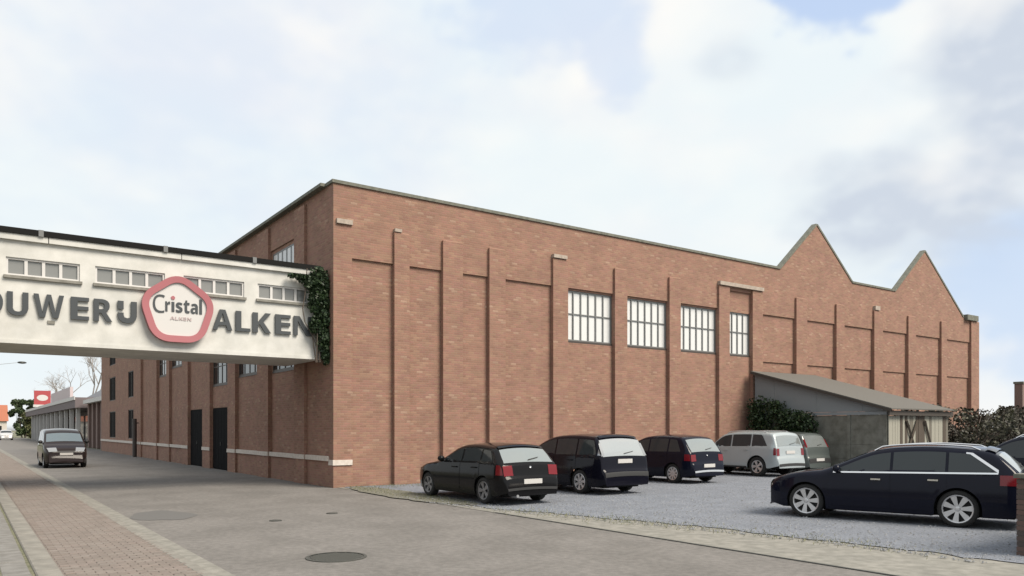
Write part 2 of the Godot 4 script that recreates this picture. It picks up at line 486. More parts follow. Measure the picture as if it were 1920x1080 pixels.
# ---------------------------------------------------------------- the setting
func make_ground() -> void:
	var st := tool()
	sheet(st, -500, -700, 500, 300, -0.03)
	structure(st, "ground", M.soil)
	st = tool()
	sheet(st, -6.42, -148, 0.25, 60, 0.0)
	structure(st, "road", M.asphalt)
	# concrete gutter along the far kerb and kerbstones
	st = tool()
	sheet(st, -6.72, -148, -6.40, 60, 0.004)
	structure(st, "gutter_strip", M.concrete)
	st = tool()
	sheet(st, -8.4, -148, -6.8, 60, 0.101)
	var pav := structure(st, "pavement", M.paver2)
	var ks := tool()
	slab(ks, Vector3(-6.88, -0.02, -0.495), Vector3(-6.72, 0.11, 0.495), 0.02)
	var kmesh := ks.commit()
	for k in 46:
		same(kmesh, "kerbstone", M.kerb_concrete, pav, Vector3(0, 0, 14.0 - k))
	var far := tool()
	slab(far, Vector3(-6.88, -0.02, -148), Vector3(-6.72, 0.11, -32.5), 0.02)
	part(far, "kerb", M.kerb_concrete, pav)
	# pavers: the 300 nearest ones singly, the others as one part
	var pm := tool()
	slab(pm, Vector3(-0.098, 0.0, -0.047), Vector3(0.098, 0.05, 0.047), 0.006)
	var pmesh := pm.commit()
	var rest := [tool(), tool(), tool(), tool()]
	var singles := 0
	rng.seed = 3
	var row := 0
	var z := 14.6
	while z > -40.0:
		var x := -8.14 + (0.102 if row % 2 else 0.0)
		while x < -6.96:
			var y := 0.06 + rng.randf_range(-0.003, 0.003)
			var tone := rng.randi() % 4
			if singles < 300 and z < 12.45:
				singles += 1
				same(pmesh, "paver", M["paver%d" % tone], pav, Vector3(x + 0.1, y, z)).rotation.y = rng.randf_range(-0.015, 0.015)
			else:
				slab(rest[tone], Vector3(x + 0.002, y, z - 0.047), Vector3(x + 0.198, y + 0.05, z + 0.047), 0.006)
			x += 0.204
		z -= 0.102
		row += 1
	for k in 4:
		part(rest[k], "paver_field", M["paver%d" % k], pav).set_meta("kind", "stuff")
	# inner edging and slabs
	var es := tool()
	slab(es, Vector3(-8.42, 0.0, -0.496), Vector3(-8.16, 0.125, 0.496), 0.015)
	var em := es.commit()
	for k in 30:
		same(em, "edging_stone", M.kerb_concrete, pav, Vector3(0, 0, 14.0 - k))
	var fe := tool()
	slab(fe, Vector3(-8.42, 0.0, -148), Vector3(-8.16, 0.125, -16.5), 0.015)
	part(fe, "edging", M.kerb_concrete, pav)
	var ss := tool()
	slab(ss, Vector3(-0.145, 0.0, -0.49), Vector3(0.145, 0.11, 0.49), 0.012)
	var sm := ss.commit()
	for c in 3:
		for k in 18:
			same(sm, "paving_slab", M.slab_grey, pav, Vector3(-8.6 - c * 0.31, rng.randf_range(-0.004, 0.003), 14.0 - k + 0.5 * (c % 2)))
	st = tool()
	sheet(st, -12.4, -148, -8.42, 60, 0.1)
	structure(st, "verge", M.soil)
	# concrete apron and gravel yard with an uneven edge
	st = tool()
	sheet(st, 0.12, 0.0, 60, 26, 0.008)
	structure(st, "apron", M.concrete)
	var n := FastNoiseLite.new()
	n.seed = 8
	n.frequency = 0.5
	var poly := PackedVector2Array()
	var zz := 0.01
	while zz < 20.0:
		var base := lerpf(0.35, 2.2, smoothstep(5.0, 16.5, zz))
		poly.append(Vector2(base + n.get_noise_1d(zz) * 0.35 + n.get_noise_1d(zz * 4.0 + 50.0) * 0.16, zz))
		zz += 0.25
	st = tool()
	for k in poly.size() - 1:
		var a := poly[k]
		var b := poly[k + 1]
		for s in 6:
			var xa := lerpf(a.x, 55.0, s / 6.0)
			var xb := lerpf(a.x, 55.0, (s + 1) / 6.0)
			var xc := lerpf(b.x, 55.0, s / 6.0)
			var xd := lerpf(b.x, 55.0, (s + 1) / 6.0)
			quad(st, Vector3(xc, 0.02, b.y), Vector3(xd, 0.02, b.y), Vector3(xb, 0.02, a.y), Vector3(xa, 0.02, a.y))
	structure(st, "gravel_yard", M.gravel)
	# strip of trodden earth and moss between the wall corner, the road and the first car
	st = tool()
	var rim := PackedVector2Array()
	for k in 48:
		var a := TAU * k / 48.0
		rim.append(Vector2(0.55 + cos(a) * (0.62 + n.get_noise_1d(k * 1.3) * 0.2), 3.6 + sin(a) * (3.3 + n.get_noise_1d(k * 1.7 + 9.0) * 0.6)))
	for k in 48:
		tri(st, Vector3(0.55, 0.025, 3.6), Vector3(rim[(k + 1) % 48].x, 0.025, rim[(k + 1) % 48].y), Vector3(rim[k].x, 0.025, rim[k].y))
	structure(st, "earth_strip", M.earth)
	# loose stones lying on the yard and its edge
	var stones := tool()
	for k in 5200:
		var q := Vector2(rng.randf(), rng.randf())
		var gz := lerpf(4.0, 17.5, q.y)
		var gx := lerpf(0.35, 2.2, smoothstep(5.0, 16.5, gz)) - 0.35 + pow(q.x, 1.8) * 11.0
		var s := rng.randf_range(0.01, 0.026)
		var p := Vector3(gx, 0.016 + s * 0.2, gz)
		var t := rng.randf_range(0.13, 0.27)
		stones.set_color(Color(t * 0.97, t, t * 1.05))
		var a := rng.randf() * TAU
		var ring := []
		for e in 4:
			ring.append(p + Vector3(cos(a + e * TAU / 4), 0, sin(a + e * TAU / 4)) * s * rng.randf_range(0.7, 1.2))
		var top := p + Vector3(0, s * 0.8, 0)
		for e in 4:
			tri(stones, ring[(e + 1) % 4], ring[e], top)
	var lo := part(stones, "loose_gravel", vertex_mat("gravel_stone", 0.95), self)
	lo.set_meta("kind", "stuff")
	lo.set_meta("label", "loose grey gravel stones scattered over the parking yard")
	lo.set_meta("category", "gravel")
	# grass and weeds at the foot of the wall and along the edge of the yard
	var gs := tool()
	for k in 2600:
		var p := Vector3()
		var pick := rng.randf()
		if pick < 0.35:
			p = Vector3(0.4 + pow(rng.randf(), 1.5) * 8.0, 0.02, 0.22 + pow(rng.randf(), 2.0) * 1.0)
		elif pick < 0.62:
			p = Vector3(rng.randf_range(0.15, 1.0), 0.02, rng.randf_range(0.6, 6.6))
		else:
			var gz := [9.0, 11.2, 12.6, 15.2][rng.randi() % 4] + rng.randfn() * 0.8 as float
			p = Vector3(lerpf(0.35, 2.2, smoothstep(5.0, 16.5, gz)) - 0.15 + rng.randfn() * 0.3, 0.02, gz)
		var hgt := rng.randf_range(0.02, 0.07)
		var a := rng.randf() * TAU
		var w := Vector3(cos(a), 0, sin(a)) * 0.006
		var tip := p + Vector3(rng.randfn() * 0.035, hgt, rng.randfn() * 0.035)
		gs.set_color(Color(0.09, 0.11, 0.04).lerp(Color(0.18, 0.17, 0.08), rng.randf()))
		tri(gs, p - w, p + w, tip)
	var grass := part(gs, "grass", M.leaf, self)
	grass.set_meta("kind", "stuff")
	grass.set_meta("label", "sparse grass and weeds along the yard edge and wall foot")
	grass.set_meta("category", "grass")
	# dark seam between road and apron
	st = tool()
	box(st, Vector3(0.11, -0.01, 8.5), Vector3(0.155, 0.014, 40))
	structure(st, "drain_channel", M.iron)
	# worn asphalt patch at the gutter
	st = tool()
	var pc := PackedVector2Array()
	for k in 20:
		var a := TAU * k / 20.0
		pc.append(Vector2(-5.75 + cos(a) * 0.6 * (1.0 + 0.15 * sin(a * 3.0)), 4.9 + sin(a) * 1.0 * (1.0 + 0.1 * cos(a * 5.0))))
	for k in 20:
		var a := pc[k]
		var b := pc[(k + 1) % 20]
		tri(st, Vector3(-5.75, 0.005, 4.9), Vector3(b.x, 0.005, b.y), Vector3(a.x, 0.005, a.y))
	var pt := plain("patch", lin(0.11, 0.108, 0.105), 0.9)
	structure(st, "asphalt_patch", pt)

func vertex_mat(key: String, rough: float) -> StandardMaterial3D:
	var m := plain(key, Color.WHITE, rough)
	m.vertex_color_use_as_albedo = true
	return m

func manhole(at: Vector3, r: float, label: String) -> void:
	var t := thing("manhole_cover", label, "manhole", at, 0, "manhole covers in the road")
	var st := tool()
	for k in 32:
		var p := TAU * k / 32
		var q := TAU * (k + 1) / 32
		var e := Vector3(cos(p), 0, sin(p))
		var f := Vector3(cos(q), 0, sin(q))
		quad(st, e * r, e * r * 0.9, f * r * 0.9, f * r)
		quad(st, e * r - Vector3(0, 0.03, 0), e * r, f * r, f * r - Vector3(0, 0.03, 0))
	part(st, "rim", M.iron, t).position.y = 0.012
	st = tool()
	for k in 32:
		var p := TAU * k / 32
		var q := TAU * (k + 1) / 32
		tri(st, Vector3.ZERO, Vector3(cos(q), 0, sin(q)) * r * 0.88, Vector3(cos(p), 0, sin(p)) * r * 0.88)
	var i := -4
	while i <= 4:
		var half := sqrt(maxf(0.0, 0.7 - pow(i * 0.19, 2))) * r
		if half > 0.05:
			box(st, Vector3(-half, 0.0, i * 0.19 * r - 0.012), Vector3(half, 0.006, i * 0.19 * r + 0.012))
		i += 1
	part(st, "lid", M.iron, t).position.y = 0.006

# ---------------------------------------------------------------- windows
# local: x across, y up, z outwards; the wall face is z = 0 and the unit sits behind it
func window_unit(parent: Node, at: Vector3, turn: float, w: float, h: float, cols: int, rows: Array, pane: Material, frame: Material, bar := 0.05, deep := 0.1, set_in := 0.12, sill := true, called := "window") -> MeshInstance3D:
	var st := tool()
	var f := 0.05
	var z0 := -set_in - deep
	var z1 := -set_in
	box(st, Vector3(0, 0, z0), Vector3(f, h, z1))
	box(st, Vector3(w - f, 0, z0), Vector3(w, h, z1))
	box(st, Vector3(f, 0, z0), Vector3(w - f, f, z1))
	box(st, Vector3(f, h - f, z0), Vector3(w - f, h, z1))
	var o := part(st, called, frame, parent)
	o.position = at
	o.rotation_degrees.y = turn
	var cw := (w - 2 * f) / cols
	var edges := [f]
	for q in rows:
		edges.append(f + (h - 2 * f) * q)
	edges.append(h - f)
	for c in cols:
		for k in edges.size() - 1:
			var y0: float = edges[k] + (bar * 0.4 if k > 0 else 0.0)
			var y1: float = edges[k + 1] - (bar * 0.4 if k < edges.size() - 2 else 0.0)
			var x0 := f + c * cw + (bar * 0.5 if c > 0 else 0.0)
			var x1 := f + (c + 1) * cw - (bar * 0.5 if c < cols - 1 else 0.0)
			box_part(Vector3(x0, y0, z0 + 0.02), Vector3(x1, y1, z0 + 0.035), "pane", pane, o)
		if c > 0:
			box_part(Vector3(f + c * cw - bar * 0.5, f, z0 + 0.004), Vector3(f + c * cw + bar * 0.5, h - f, z1 - 0.006), "mullion", frame, o)
	for k in range(1, edges.size() - 1):
		var prev := f
		for c in cols:
			var nx := f + (c + 1) * cw - (bar * 0.5 if c < cols - 1 else 0.0)
			box_part(Vector3(prev, edges[k] - bar * 0.4, z0 + 0.006), Vector3(nx, edges[k] + bar * 0.4, z1 - 0.012), "transom", frame, o)
			prev = nx + bar
	if sill:
		box_part(Vector3(0.0, -0.07, z0 + 0.03), Vector3(w, -0.002, 0.02 - set_in * 0.4), "sill", M.dark_frame, o)
	return o

# ---------------------------------------------------------------- brick warehouse
func make_warehouse() -> void:
	var b := thing("brick_warehouse", "long red brick warehouse with pilasters and two pointed gables behind the parked cars", "warehouse")
	var pil := [[1.99, 2.52], [3.76, 4.52], [5.59, 6.26], [8.37, 9.07], [11.41, 12.06], [14.43, 15.09], [17.5, 18.2], [19.78, 20.51], [23.04, 23.89], [26.35, 27.05], [29.81, 30.64], [33.26, 34.05], [36.94, 37.56], [40.59, 41.6]]
	var bays := [[0.6, 1.99]]
	for k in pil.size() - 1:
		bays.append([pil[k][1], pil[k + 1][0]])
	var xs := [0.0, 0.6]
	for p in pil:
		xs.append(p[0])
		xs.append(p[1])
	xs.append(38.66)
	xs.sort()
	var ys := [0.0, 4.85, 5.06, 6.93, 7.0, 7.85, 8.44, 9.2]
	var deep := func(x: float, y: float) -> float:
		if x > 38.66 and y > 8.44:
			return INF
		for k in bays.size():
			if x > bays[k][0] and x < bays[k][1]:
				if k in [4, 5, 6, 7]:
					if y > 5.06 and y < 6.93:
						return INF
					return 0.07 if y < (7.85 if k == 7 else 7.0) else 0.0
				if k >= 8:
					return 0.13 if y < 4.85 else (0.07 if y < 7.0 else 0.0)
				return 0.07 if y < 7.0 else 0.0
		return 0.0
	var st := tool()
	relief(st, xs, ys, deep, func(x, y, d): return Vector3(x, y, -d), 0.45)
	quad(st, Vector3(41.6, 0, 0), Vector3(41.6, 0, -47.7), Vector3(41.6, 8.44, -47.7), Vector3(41.6, 8.44, 0))
	quad(st, Vector3(41.6, 0, -47.7), Vector3(0, 0, -47.7), Vector3(0, 9.2, -47.7), Vector3(41.6, 8.44, -47.7))
	part(st, "wall", M.brick, b)
	# gables
	for g in [PackedVector2Array([Vector2(21.95, 9.2), Vector2(27.88, 9.2), Vector2(24.8, 11.66)]), PackedVector2Array([Vector2(32.12, 9.2), Vector2(38.66, 9.2), Vector2(38.66, 8.44), Vector2(39.7, 8.44), Vector2(35.2, 11.76)])]:
		st = tool()
		prism(st, g, 0.0, -0.2)
		part(st, "gable", M.brick, b)
	st = tool()
	quad(st, Vector3(0.3, 8.85, -0.44), Vector3(41.5, 8.4, -0.44), Vector3(41.5, 8.4, -47.6), Vector3(0.3, 8.85, -47.6))
	part(st, "flat_roof", M.roof_felt, b)
	# coping stones along the roofline
	var cop := func(a: Vector2, c: Vector2, z0 := 0.05, z1 := -0.5) -> void:
		var s := tool()
		var nrm := (c - a).normalized().orthogonal() * -1.0
		if nrm.y < 0:
			nrm = -nrm
		prism(s, PackedVector2Array([a + nrm * 0.003, c + nrm * 0.003, c + nrm * 0.10, a + nrm * 0.10]), z0, z1)
		part(s, "coping", M.coping, b)
	cop.call(Vector2(-0.05, 9.2), Vector2(10.9, 9.2))
	cop.call(Vector2(10.91, 9.2), Vector2(21.9, 9.2))
	cop.call(Vector2(21.9, 9.2), Vector2(24.8, 11.68), 0.035, -0.235)
	cop.call(Vector2(24.8, 11.68), Vector2(27.9, 9.2), 0.03, -0.23)
	cop.call(Vector2(27.91, 9.2), Vector2(32.05, 9.2), 0.045, -0.5)
	cop.call(Vector2(32.05, 9.2), Vector2(35.2, 11.78), 0.035, -0.235)
	cop.call(Vector2(35.2, 11.78), Vector2(39.75, 8.44), 0.03, -0.23)
	box_part(Vector3(39.9, 8.3, 0.002), Vector3(41.3, 8.62, 0.2), "pier_cap", M.coping, b)
	box_part(Vector3(39.8, 8.443, -0.5), Vector3(41.66, 8.62, 0.0), "pier_cap", M.coping, b)
	# pilasters
	for k in pil.size():
		st = tool()
		var x0: float = pil[k][0]
		var x1: float = pil[k][1]
		slab(st, Vector3(x0, 0, 0.001), Vector3(x1, 8.0 if k < 13 else 8.3, 0.10), 0.03)
		part(st, "pilaster", M.brick, b)
	box_part(Vector3(0.09, 8.0, 0.002), Vector3(0.6, 8.14, 0.07), "stone_cap", M.stone, b)
	box_part(Vector3(2.0, 8.003, 0.002), Vector3(2.24, 8.1, 0.13), "stone_cap", M.stone, b)
	box_part(Vector3(8.37, 8.003, 0.002), Vector3(9.0, 8.13, 0.15), "stone_cap", M.stone, b)
	box_part(Vector3(29.85, 8.003, 0.002), Vector3(30.3, 8.22, 0.15), "stone_cap", M.stone, b)
	box_part(Vector3(17.5, 8.003, 0.002), Vector3(20.5, 8.16, 0.17), "stone_lintel", M.stone, b)
	# base stone that turns the corner
	box_part(Vector3(-0.03, 0.68, -0.32), Vector3(0.6, 0.84, 0.04), "corner_stone", M.pale_stone, b)
	# windows of the long side
	for k in [4, 5, 6, 7]:
		var a: float = bays[k][0]
		var c: float = bays[k][1]
		window_unit(b, Vector3(a, 5.06, -0.07), 0, c - a, 1.87, 6 if k < 7 else 4, [0.54], M.frosted, M.steel_frame, 0.05, 0.085, 0.035)
	# street side: s runs away from the corner along -z
	var sp := [[2.2, 3.15], [5.84, 7.15], [10.0, 11.1], [13.95, 15.27], [18.1, 19.3], [22.3, 23.0], [25.6, 26.5], [30.4, 31.0]]
	var doors := [[11.14, 13.92], [15.29, 18.08]]
	var lows := [[3.25, 5.74, 3.85], [7.2, 9.95, 3.92], [11.14, 13.9, 3.72], [19.35, 22.25, 5.05], [23.1, 25.5, 4.75]]
	var slits := [[33.4, 35.4], [40.7, 43.5]]
	var rows := [[1.1, 3.05], [3.85, 5.6], [6.5, 8.2]]
	var ss := [0.0, 47.7]
	for a in sp + doors + slits:
		ss.append(a[0])
		ss.append(a[1])
	for a in lows:
		ss.append(a[0])
		ss.append(a[1])
	ss.append(2.9)
	ss.append(5.7)
	ss.sort()
	var us := [0.0, 0.8, 0.95, 2.7, 3.72, 3.85, 3.92, 4.75, 5.05, 5.3, 5.6, 6.1, 6.5, 6.9, 7.0, 8.08, 8.2, 9.2, 1.1, 3.05]
	us.sort()
	var sdeep := func(s: float, y: float) -> float:
		for d in doors:
			if s > d[0] and s < d[1] and y < 2.7:
				return INF
		for k in lows.size():
			var a: Array = lows[k]
			var top := 5.3 if k < 3 else 6.1
			if s > a[0] and s < a[1] and y > a[2] and y < top:
				return INF
		for a in slits:
			for r in rows:
				if s > a[0] and s < a[1] and y > r[0] and y < r[1]:
					return INF
		if s > 2.9 and s < 5.7 and y > 6.9 and y < 8.08:
			return INF
		for k in sp.size() - 1:
			if s > sp[k][1] and s < sp[k + 1][0] and y > 0.95 and y < 8.2:
				return 0.05
		return 0.0
	st = tool()
	relief(st, ss, us, sdeep, func(s, y, d): return Vector3(d, y, -s), 0.5)
	part(st, "street_wall", M.brick, b)
	for a in sp:
		st = tool()
		box(st, Vector3(-0.09, 0, -a[1]), Vector3(-0.001, 9.05, -a[0]))
		part(st, "pilaster", M.brick, b)
	for a in [[0.33, 2.2], [3.15, 5.84], [7.15, 10.0], [19.3, 22.3], [23.0, 25.6], [26.5, 30.4], [31.0, 47.6]]:
		box_part(Vector3(-0.07, 0.8, -a[1]), Vector3(-0.002, 0.95, -a[0]), "stone_sill", M.pale_stone, b)
	for a in [sp[1], sp[2], sp[3], sp[4], sp[0], sp[5], sp[6], sp[7]]:
		box_part(Vector3(-0.12, 0.8, -a[1] - 0.02), Vector3(-0.092, 0.95, -a[0] + 0.02), "stone_block", M.pale_stone, b)
	for d in doors:
		var o := box_part(Vector3(0.06, 0.0, -d[1] + 0.005), Vector3(0.12, 2.69, -d[0] - 0.005), "door", M.black_door, b)
		var mid: float = (d[0] + d[1]) * 0.5
		for q in 6:
			var s0: float = lerpf(d[0] + 0.02, d[1] - 0.02, q / 6.0) + 0.01
			var s1: float = lerpf(d[0] + 0.02, d[1] - 0.02, (q + 1) / 6.0) - 0.01
			box_part(Vector3(0.04, 0.05, -s1), Vector3(0.059, 2.64, -s0), "board", M.black_door, o)
		box_part(Vector3(0.015, 1.05, -mid - 0.09), Vector3(0.04, 1.2, -mid - 0.05), "handle", M.iron, o)
	for k in lows.size():
		var a: Array = lows[k]
		var top := 5.3 if k < 3 else 6.1
		var dpt := 0.05
		window_unit(b, Vector3(dpt, a[2], -a[0] - (a[1] - a[0])), -90, a[1] - a[0], top - a[2], 4, [0.5], M.dark_glass, M.dark_frame, 0.05, 0.06, 0.01)
	window_unit(b, Vector3(0.05, 6.9, -5.7), -90, 2.8, 1.18, 6, [], M.frosted, M.steel_frame, 0.11, 0.05, 0.005)
	for a in slits:
		for r in rows:
			window_unit(b, Vector3(0.0, r[0], -a[1]), -90, a[1] - a[0], r[1] - r[0], 2, [], M.slit_glass, M.dark_frame, 0.06, 0.05, 0.03, false)
	# coping of the street side
	for k in 4:
		box_part(Vector3(-0.2, 9.203, -0.51 - (k + 1) * 11.79), Vector3(0.5, 9.3, -0.51 - k * 11.79 - 0.008), "coping", M.coping, b)
	# rainwater pipe
	st = tool()
	tube(st, Vector3(-0.28, 0.0, -31.3), Vector3(-0.28, 2.4, -31.3), 0.13, 0.13, 10)
	box(st, Vector3(-0.4, 2.1, -31.4), Vector3(-0.0, 2.16, -31.2))
	part(st, "rainwater_pipe", M.dark_frame, b)

# ---------------------------------------------------------------- footbridge across the street
func make_bridge() -> void:
	var b := thing("footbridge", "white enclosed footbridge with dark lettering crossing over the street", "footbridge", Vector3(0, 0, 0))
	var zf := -0.6
	var xl := -13.0
	var xr := -0.17
	var groups := [[-12.2, -10.6], [-10.2, -8.62], [-8.24, -6.64], [-6.29, -4.6], [-4.12, -2.47], [-2.08, -0.52]]
	var xs := [xl, xr]
	for g in groups:
		xs.append(g[0])
		xs.append(g[1])
	xs.sort()
	var ys := [4.0, 5.58, 6.03, 6.45]
	var hole := func(x: float, y: float) -> float:
		if y > 5.58 and y < 6.03:
			for g in groups:
				if x > g[0] and x < g[1]:
					return INF
		return 0.0
	var st := tool()
	relief(st, xs, ys, hole, func(x, y, d): return Vector3(x, y, zf - d), 0.2)
	part(st, "wall", M.white_render, b)
	st = tool()
	box(st, Vector3(xl, 4.0, -3.6), Vector3(xr, 6.45, -3.45))
	part(st, "rear_wall", M.white_render, b)
	st = tool()
	box(st, Vector3(xl, 3.90, -3.62), Vector3(xr, 3.998, zf + 0.02))
	part(st, "floor_slab", M.white_render, b)
	for c in [[xl, -7.35], [-7.33, -4.2], [-4.18, xr]]:
		box_part(Vector3(c[0], 6.452, -3.75), Vector3(c[1], 6.6, zf + 0.09), "fascia", M.white_render, b)
	st = tool()
	box(st, Vector3(xl, 6.602, -3.9), Vector3(xr, 6.66, zf - 0.03))
	part(st, "roof", M.roof_felt, b)
	st = tool()
	var gx := [xl, -7.5, -4.6, -2.2, xr]
	for k in gx.size() - 1:
		st = tool()
		prism(st, PackedVector2Array([Vector2(gx[k], 6.604), Vector2(gx[k + 1] - 0.03, 6.604), Vector2(gx[k + 1] - 0.03, 6.745), Vector2(gx[k], 6.745)]), zf + 0.125, zf - 0.02)
		part(st, "gutter", M.dark_gutter, b)
	for gxx in [-7.51, -4.61, -2.21]:
		box_part(Vector3(gxx - 0.05, 6.59, zf + 0.1), Vector3(gxx + 0.06, 6.755, zf + 0.14), "gutter_bracket", M.steel_frame, b)
	for g in groups:
		var w := window_unit(b, Vector3(g[0], 5.58, zf), 0, g[1] - g[0], 0.45, 4, [], M.grey_glass, M.white_enamel, 0.07, 0.08, 0.04, false)
		box_part(Vector3(-0.05, -0.075, -0.04), Vector3(g[1] - g[0] + 0.05, -0.003, 0.07), "sill", M.concrete, w)
	# lettering
	for l in [["B", -10.3, -9.87], ["R", -9.77, -9.33], ["O", -8.86, -8.30], ["U", -8.22, -7.77], ["W", -7.66, -7.0], ["E", -6.85, -6.44], ["R", -6.33, -5.9], ["A", -3.36, -2.82], ["L", -2.72, -2.31], ["K", -2.24, -1.71], ["E", -1.58, -1.12], ["N", -1.02, -0.46]]:
		fit_text(l[0], Vector2(l[1], 4.59), Vector2(l[2], 5.17), zf + 0.045, 0.05, M.letter_paint, b)
	# the joined I and J
	box_part(Vector2to3(-5.77, 4.95, zf + 0.02), Vector2to3(-5.63, 5.17, zf + 0.07), "letter", M.letter_paint, b)
	st = tool()
	var hook := PackedVector2Array([Vector2(-5.31, 5.17), Vector2(-5.45, 5.17), Vector2(-5.45, 4.80), Vector2(-5.48, 4.74), Vector2(-5.54, 4.72), Vector2(-5.61, 4.74), Vector2(-5.63, 4.80), Vector2(-5.63, 4.86), Vector2(-5.77, 4.86), Vector2(-5.77, 4.78), Vector2(-5.74, 4.68), Vector2(-5.66, 4.61), Vector2(-5.54, 4.585), Vector2(-5.42, 4.61), Vector2(-5.34, 4.68), Vector2(-5.31, 4.78)])
	prism(st, hook, zf + 0.07, zf + 0.02)
	part(st, "letter", M.letter_paint, b)
	# a small plate under the W
	box_part(Vector2to3(-7.36, 4.44, zf + 0.002), Vector2to3(-7.2, 4.52, zf + 0.03), "plate", M.concrete, b)
	# five-sided emblem with a red rim
	var outer := rounded_pentagon(Vector2(-4.29, 5.02), 1.07, 0.36)
	var inner := rounded_pentagon(Vector2(-4.29, 5.02), 0.85, 0.3)
	st = tool()
	prism(st, rounded_pentagon(Vector2(-4.29, 5.02), 0.96, 0.3), zf + 0.14, zf + 0.01)
	var em := part(st, "emblem", M.white_enamel, b)
	st = tool()
	var nn := outer.size()
	var z1 := zf + 0.2
	for k in nn:
		var k2 := (k + 1) % nn
		quad(st, V(outer[k], z1), V(outer[k2], z1), V(inner[k2], z1 - 0.01), V(inner[k], z1 - 0.01))
		quad(st, V(outer[k], zf + 0.02), V(outer[k2], zf + 0.02), V(outer[k2], z1), V(outer[k], z1))
		quad(st, V(inner[k], z1 - 0.01), V(inner[k2], z1 - 0.01), V(inner[k2], zf + 0.13), V(inner[k], zf + 0.13))
	part(st, "rim", M.red_enamel, em)
	fit_text("C", Vector2(-4.93, 4.93), Vector2(-4.63, 5.42), zf + 0.15, 0.015, M.letter_paint, em, "lettering", false)
	fit_text("r", Vector2(-4.62, 4.98), Vector2(-4.50, 5.25), zf + 0.15, 0.015, M.letter_paint, em, "lettering")
	fit_text("\u0131", Vector2(-4.46, 4.98), Vector2(-4.39, 5.25), zf + 0.15, 0.015, M.letter_paint, em, "lettering")
	fit_text("s", Vector2(-4.35, 4.97), Vector2(-4.18, 5.25), zf + 0.15, 0.015, M.letter_paint, em, "lettering")
	fit_text("t", Vector2(-4.15, 4.97), Vector2(-4.0, 5.32), zf + 0.15, 0.015, M.letter_paint, em, "lettering")
	fit_text("a", Vector2(-3.97, 4.97), Vector2(-3.78, 5.25), zf + 0.15, 0.015, M.letter_paint, em, "lettering")
	fit_text("l", Vector2(-3.74, 4.97), Vector2(-3.67, 5.38), zf + 0.15, 0.015, M.letter_paint, em, "lettering")
	fit_text("ALKEN", Vector2(-4.5, 4.76), Vector2(-3.95, 4.85), zf + 0.15, 0.01, M.pink_print, em, "lettering")
	st = tool()
	prism(st, rounded_pentagon(Vector2(-4.425, 5.36), 0.06, 0.3), zf + 0.16, zf + 0.139)
	part(st, "dot", M.red_enamel, em)
	# ivy where the bridge meets the warehouse
	var iv := thing("ivy", "dark green ivy hanging over the bridge end at the brick corner", "ivy", Vector3(-0.3, 3.9, -0.5))
	rng.seed = 77
	st = tool()
	for k in 9:
		var p := Vector3(rng.randf_range(-0.1, 0.25), -0.1, rng.randf_range(0.0, 0.14))
		var q := p
		for s in 7:
			q = p + Vector3(rng.randfn() * 0.09, 0.4, rng.randfn() * 0.03)
			q.z = clampf(q.z, 0.02, 0.2)
			tube(st, p, q, 0.018, 0.015, 5)
			p = q
	part(st, "stem", M.bark, iv)
	st = tool()
	var ca := Color(0.008, 0.022, 0.009)
	var cb := Color(0.032, 0.06, 0.02)
	for cl in [[0.08, 2.25, 0.5, 0.3, 900], [-0.15, 2.2, 0.35, 0.22, 420], [-0.35, 2.36, 0.35, 0.15, 380], [-0.7, 2.42, 0.28, 0.08, 180], [-0.05, 1.9, 0.34, 0.3, 500], [0.1, 1.75, 0.3, 0.4, 700], [0.1, 1.2, 0.3, 0.45, 800], [-0.08, 1.0, 0.26, 0.3, 420], [0.14, 0.6, 0.22, 0.42, 560], [0.2, 0.15, 0.13, 0.35, 320], [-0.16, 1.6, 0.2, 0.25, 260], [0.0, 2.6, 0.3, 0.18, 300]]:
		leaves(st, cl[4], Vector3(cl[0], cl[1], 0.14), Vector3(cl[2], cl[3], 0.17), 0.10, ca, cb)
	part(st, "foliage", M.leaf, iv)
	# the block on the other bank of the street that carries the far end
	var t := thing("brewery_block", "plain brick block outside the left edge carrying the footbridge end", "building", Vector3(-18, 0, -2))
	box_part(Vector3(-5, 0, -6), Vector3(4.98, 9.0, 5), "wall", M.brick, t)
	box_part(Vector3(-5.1, 9.003, -6.1), Vector3(5.05, 9.12, 5.1), "coping", M.coping, t)

func Vector2to3(x: float, y: float, z: float) -> Vector3:
	return Vector3(x, y, z)

func V(p: Vector2, z: float) -> Vector3:
	return Vector3(p.x, p.y, z)

func rounded_pentagon(c: Vector2, r: float, cut: float) -> PackedVector2Array:
	var out := PackedVector2Array()
	var cor := []
	for k in 5:
		var a := PI / 2 + TAU * k / 5
		cor.append(c + Vector2(cos(a), sin(a)) * r)
	for k in 5:
		var p: Vector2 = cor[k]
		var before: Vector2 = cor[(k + 4) % 5]
		var after: Vector2 = cor[(k + 1) % 5]
		var a := p.lerp(before, cut)
		var d := p.lerp(after, cut)
		for s in 9:
			var t := s / 8.0
			out.append(a.lerp(p, t).lerp(p.lerp(d, t), t))
	return out

